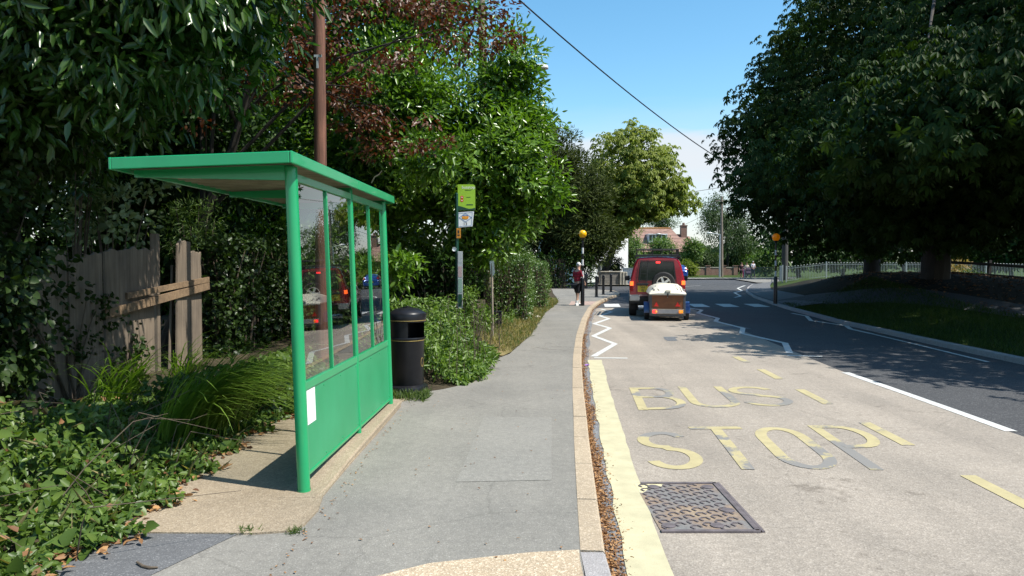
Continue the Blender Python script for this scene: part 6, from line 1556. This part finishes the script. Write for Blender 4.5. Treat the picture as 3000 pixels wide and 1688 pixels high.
q_ = l3.build('grass_stalks', L_dryg); q_.parent = o
# sedge: long arching blades
rng = np.random.default_rng(82); V, Fc, T = [], [], []
def blades(bases, n, ln, w, lean, col, spread=.5, seg=8):
    for i in range(n):
        b0 = Vector(bases[rng.integers(len(bases))]) + Vector((rng.normal() * .09, rng.normal() * .12, 0))
        a = rng.normal() * spread; dv = Vector(lean) + Vector((math.sin(a) * .7, math.cos(a) * .4 - .2, 0)); dv.normalize()
        L = ln * (.6 + .6 * rng.random()); th0 = R(78 + rng.normal() * 8); bend = R(95 + 30 * rng.random()); p = b0.copy(); s = Vector((-dv.y, dv.x, 0)); ww = w * (.7 + .6 * rng.random()); o0 = len(V)
        for k in range(seg + 1):
            t = k / seg; q = ww * (1 - t ** 2.2) * .5 + .0005
            V.append(tuple(p + s * q)); V.append(tuple(p - s * q))
            th = th0 - bend * t ** 1.3; p = p + (dv * math.cos(th) + Vector((0, 0, 1)) * math.sin(th)) * (L / seg)
        for k in range(seg): Fc.append((o0 + 2 * k, o0 + 2 * k + 1, o0 + 2 * k + 3, o0 + 2 * k + 2)); T.append(min(1, max(0, col + .3 * rng.normal())))
blades([(-2.95, 6.5, .1), (-2.85, 6.8, .1), (-2.75, 7.1, .1), (-3.1, 6.9, .1), (-3.0, 7.4, .1), (-2.9, 7.8, .1)], 560, 1.2, .02, (1, -.25, 0), .85)
blades([(-4.2, 7.8, .1), (-4.4, 8.6, .1), (-4.1, 9.2, .1)], 220, 1.0, .016, (.6, -.5, 0), .4, .9)
def blade_obj(name, m):
    global V, Fc, T
    me = bpy.data.meshes.new(name); me.from_pydata(V, [], Fc); me.update(); at = me.attributes.new('tint', 'FLOAT', 'FACE'); at.data.foreach_set('value', np.array(T, np.float32)); me.materials.append(m)
    o = bpy.data.objects.new(name, me); COL.objects.link(o); V, Fc, T = [], [], []; return o
o = blade_obj('sedge_clump', L_sedge); tag(o, 'clump of long arching grass blades leaning over the concrete pad', 'plant')
# ivy ground cover between sedge and post
def cover(name, label, n, fx, L, W, m, seed, cat='plants', curl=.15, up=.8):
    global rng
    rng = np.random.default_rng(seed); Pn, Dn, Nn, tt = fx(rng, n); ls = Leaves(); ls.add(Pn, Dn, unit(Nn), L * (.7 + .6 * rng.random(len(Pn))), W * (.7 + .6 * rng.random(len(Pn))), tt, curl=curl)
    o = ls.build(name, m); stuff(o); return tag(o, label, cat)
def f1(rng, n):
    y = 7.4 + 3.2 * rng.random(n); d = rng.random(n) ** 1.2 * 1.3; x = np.interp(y, [7.4, 8, 9.0, 10.6], [-2.45, -2.35, -2.0, -1.9]) - d; z = .1 + (.06 + .38 * sm(d / 1.0)) * (1 - .7 * rng.random(n) ** 1.6)
    return np.stack([x, y, z], 1), rng.normal(size=(n, 3)) * .7 + np.array([.4, -.5, -.2]), rng.normal(size=(n, 3)) * .4 + np.array([.5, -.4, .7]), rng.random(n)
cover('ground_ivy', 'bright low ivy along the back of the concrete pad', 3600, f1, .075, .065, L_bram, 83)
def f2(rng, n):
    y = 9.9 + 3.9 * rng.random(n); e = np.interp(y, [9.4, 10.2, 12.5, 13.3, 15.5], [-1.0, -.45, -.30, -.36, -.5]); d = rng.random(n) ** 1.1 * 1.5; x = e - d + .07 * np.sin(y * 11)
    h = (.14 + 1.0 * sm(d / .9)) * (.72 + .28 * np.sin(x * 6 + y * 4)) * np.interp(y, [9.5, 10.4, 13, 14.9], [.75, 1, .95, .35]); z = .1 + h * (1 - .8 * rng.random(n) ** 1.5)
    return np.stack([x, y, z], 1), rng.normal(size=(n, 3)) * .8 + np.array([.3, -.3, -.1]), rng.normal(size=(n, 3)) * .5 + np.array([.4, -.3, .7]), rng.random(n)
o = cover('weeds', 'tall leafy weeds spilling onto the pavement beside the bin', 9500, f2, .085, .034, L_weed, 84, 'weeds')
bb = MB()
for i in range(120):
    yy = 10 + 4.5 * rng.random(); xx = np.interp(yy, [9.4, 10.2, 12.5, 13.3, 15.5], [-1.0, -.45, -.28, -.1, .25]) - .1 - 1.1 * rng.random(); h = .5 + .75 * rng.random()
    bb.tube([(xx, yy, .05), (xx + rng.normal() * .05, yy + rng.normal() * .05, h * .6), (xx + rng.normal() * .12, yy + rng.normal() * .1, h)], [.005, .004, .002], 5)
obj('weed_stems', bb, M_twig, o)
def f3(rng, n):
    y = 14.3 + 6.0 * rng.random(n); x = np.interp(y, _PY, _PX) - np.where(y < 17.7, .95, .55) - .8 * rng.random(n); z = .12 + .5 * rng.random(n) ** .8 * (.4 + .6 * rng.random(n))
    return np.stack([x, y, z], 1), rng.normal(size=(n, 3)) * .8, rng.normal(size=(n, 3)) * .5 + np.array([.4, -.3, .7]), rng.random(n)
cover('verge_weeds', 'scrubby weeds on the verge around the stake sign', 1500, f3, .08, .03, L_weed, 841, 'weeds')
def grass_fx(x_of, y0, y1, w0, w1, zf, h=1.0):
    def f(rng, n):
        y = y0 + (y1 - y0) * rng.random(n); x = x_of(y) + w0 + (w1 - w0) * rng.random(n); z = zf(x, y)
        return np.stack([x, y, z - .01], 1), rng.normal(size=(n, 3)) * .35 + np.array([.1, -.1, .8]), rng.normal(size=(n, 3)) + np.array([.3, -.6, .1]), rng.random(n)
    return f
pvx = lambda y: np.interp(y, _PY, _PX)
cover('dry_grass', 'straw coloured grass on the verge before the clipped hedges', 7000, grass_fx(pvx, 13.4, 31, -1.5, .02, lambda x, y: .11 + .16 * sm((pvx(y) - x) / 1.2)), .13, .008, L_dryg, 85, 'grass', .25)
cover('verge_grass', 'green tufts among the dry verge grass', 3500, grass_fx(pvx, 14, 33, -1.3, .03, lambda x, y: .11 + .16 * sm((pvx(y) - x) / 1.2)), .13, .009, L_grass, 86, 'grass', .25)
cover('bin_grass', 'fresh grass tuft at the foot of the litter bin', 1100, lambda rng, n: (np.stack([-1.35 + .28 * rng.normal(size=n).clip(-1.3, 1.1), 9.02 + .13 * rng.normal(size=n), np.full(n, .1)], 1), rng.normal(size=(n, 3)) * .4 + np.array([0, 0, .8]), rng.normal(size=(n, 3)) + np.array([.3, -.6, .1]), rng.random(n)), .10, .008, L_grass, 87, 'grass', .25)
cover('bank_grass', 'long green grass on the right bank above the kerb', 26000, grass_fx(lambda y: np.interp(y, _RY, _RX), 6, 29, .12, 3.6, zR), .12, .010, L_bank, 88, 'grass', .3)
cover('pad_tuft', 'little grass tuft in the joint at the corner of the concrete pad', 120, lambda rng, n: (np.stack([np.where(rng.random(n) > .5, -1.33, -1.62) + .03 * rng.normal(size=n), np.where(rng.random(n) > .5, 4.54, 4.5) + .012 * rng.normal(size=n), np.full(n, .1)], 1), rng.normal(size=(n, 3)) * .6 + np.array([0, 0, .5]), rng.normal(size=(n, 3)), rng.random(n)), .045, .005, L_grass, 89, 'grass', .3)
def litter(name, label, n, fx, L, W, seed):
    return cover(name, label, n, fx, L, W, L_dead, seed, 'leaf litter', .1)
kLx = lambda y: np.interp(y, _KY, _KX)
def f4(rng, n):
    y = np.interp(rng.random(n), [0, .5, .8, 1], [3.0, 9, 18, 34]); dens = (.5 + .5 * np.sin(y * 2.3) * np.sin(y * .9 + 1)); w = .03 + .09 * dens; x = kLx(y) + .006 + np.abs(rng.normal(size=n)) * w * .7
    return np.stack([x, y, .006 + .02 * rng.random(n) * np.exp(-(x - kLx(y)) / .06)], 1), rng.normal(size=(n, 3)) * np.array([1, 1, .25]), rng.normal(size=(n, 3)) * .35 + np.array([0, 0, 1]), rng.random(n)
litter('gutter_leaves', 'orange brown dead leaves lying along the left kerb', 9000, f4, .026, .013, 91)
def f5(rng, n):
    y = 3.2 + 6 * rng.random(n); x = edgeU(y) + .10 * np.sin(y * 9) - .05 + np.abs(rng.normal(size=n)) * .09 - .1 * rng.random(n)
    return np.stack([x, y, .118 + .02 * rng.random(n)], 1), rng.normal(size=(n, 3)) * np.array([1, 1, .3]), rng.normal(size=(n, 3)) * .5 + np.array([0, 0, 1]), rng.random(n)
litter('hedge_litter', 'dry fallen leaves along the foot of the undergrowth', 900, f5, .055, .032, 92)
def f6(rng, n):
    y = 10 + 26 * rng.random(n); x = np.interp(y, _RY, _RX) + 3 + 14 * rng.random(n)
    return np.stack([x, y, zR(x, y) + .015], 1), rng.normal(size=(n, 3)) * np.array([1, 1, .2]), rng.normal(size=(n, 3)) * .3 + np.array([0, 0, 1]), rng.random(n) * .5
litter('bank_litter', 'scattered leaf litter under the chestnuts', 5000, f6, .10, .06, 93)
def f7(rng, n):
    y = 3.6 + 14 * rng.random(n) ** 1.5; x = np.where(rng.random(n) > .35, -1.27 + .05 * np.abs(rng.normal(size=n)) + .012 * (y - 5), kLx(y) - .2 - rng.random(n) * 1.6)
    return np.stack([x, y, np.full(n, .108)], 1), rng.normal(size=(n, 3)) * np.array([1, 1, .1]), rng.normal(size=(n, 3)) * .2 + np.array([0, 0, 1]), rng.random(n)
litter('pavement_specks', 'small leaf bits scattered on the grey pavement', 260, f7, .022, .012, 94)
p0, p1, p2, p3 = GD(357, 1404, .115), GD(372, 1414, .112), GD(390, 1418, .112), GD(409, 1417, .112)
bb = MB(); bb.tube([p0, p1, p2, p3], [.006, .008, .008, .005], 8); tag(obj('fallen_twig', bb, M_twig), 'bent bare twig lying on the dark pavement patch', 'twig')
def scrap(label, p, col, s, seed):
    r = random.Random(seed); bb = MB(); n = 5
    vs = [(p.x + (i - 2) * s / 2 + r.uniform(-.2, .2) * s, p.y + (j - 2) * s / 3 + r.uniform(-.2, .2) * s, p.z + .004 + r.random() * s * .5) for j in range(n) for i in range(n)]
    bb.add(vs, [(j * n + i, j * n + i + 1, (j + 1) * n + i + 1, (j + 1) * n + i) for j in range(n - 1) for i in range(n - 1)])
    o = obj('litter_scrap', bb, plain('scrap_' + label.split()[0], col, .5, var=.4, scale=40), None, False); md = o.modifiers.new('thickness', 'SOLIDIFY'); md.thickness = .003
    return tag(o, label, 'litter')
scrap('blue and white crumpled wrapper at the edge of the undergrowth', GD(340, 1301, .112), (.25, .28, .55), .022, 1)
scrap('white paper scrap under the ivy by the concrete pad', GD(430, 1240, .114), (.75, .75, .75), .022, 2)
scrap('purple wrapper lying in the gutter beside the yellow line', GD(1476, 919, .005), (.30, .12, .55), .035, 3)

shrub('verge_shrub', 'small leafy shrub at the foot of the bus stop post', [((-1.0, 15.3, .6), (.42, .4, .6)), ((-.75, 15.9, .45), (.3, .4, .4))], 55, .2, 34, .075, .032, L_weed, 385)
rq = random.Random(8)
def stone(p, s, label):
    bb = MB(); bb.ell((0, 0, 0), (s, s * .7, s * .45), 9, 6); bb.v = [(x * rq.uniform(.8, 1.2), y * rq.uniform(.8, 1.2), z * rq.uniform(.8, 1.2)) for x, y, z in bb.v]
    tag(obj('stone', bb, M_stonep, None, True, angle=25, loc=(p.x, p.y, p.z)), label, 'stone')
stone(GD(1330, 790, .22), .13, 'largest pale stone lying in the dry grass of the verge')
stone(GD(1352, 797, .16), .08, 'smaller pale stone at the pavement side of the dry verge')
a_ = PD(937, 462, 7.8); bb = MB(); bb.tube([a_, PD(945, 447, 7.8), PD(956, 441, 7.8), PD(963, 431, 7.8)], [.006, .007, .006, .004], 6)
tag(obj('curled_twig', bb, M_twig), 'thin curled twig caught on the roof edge of the shelter', 'twig')
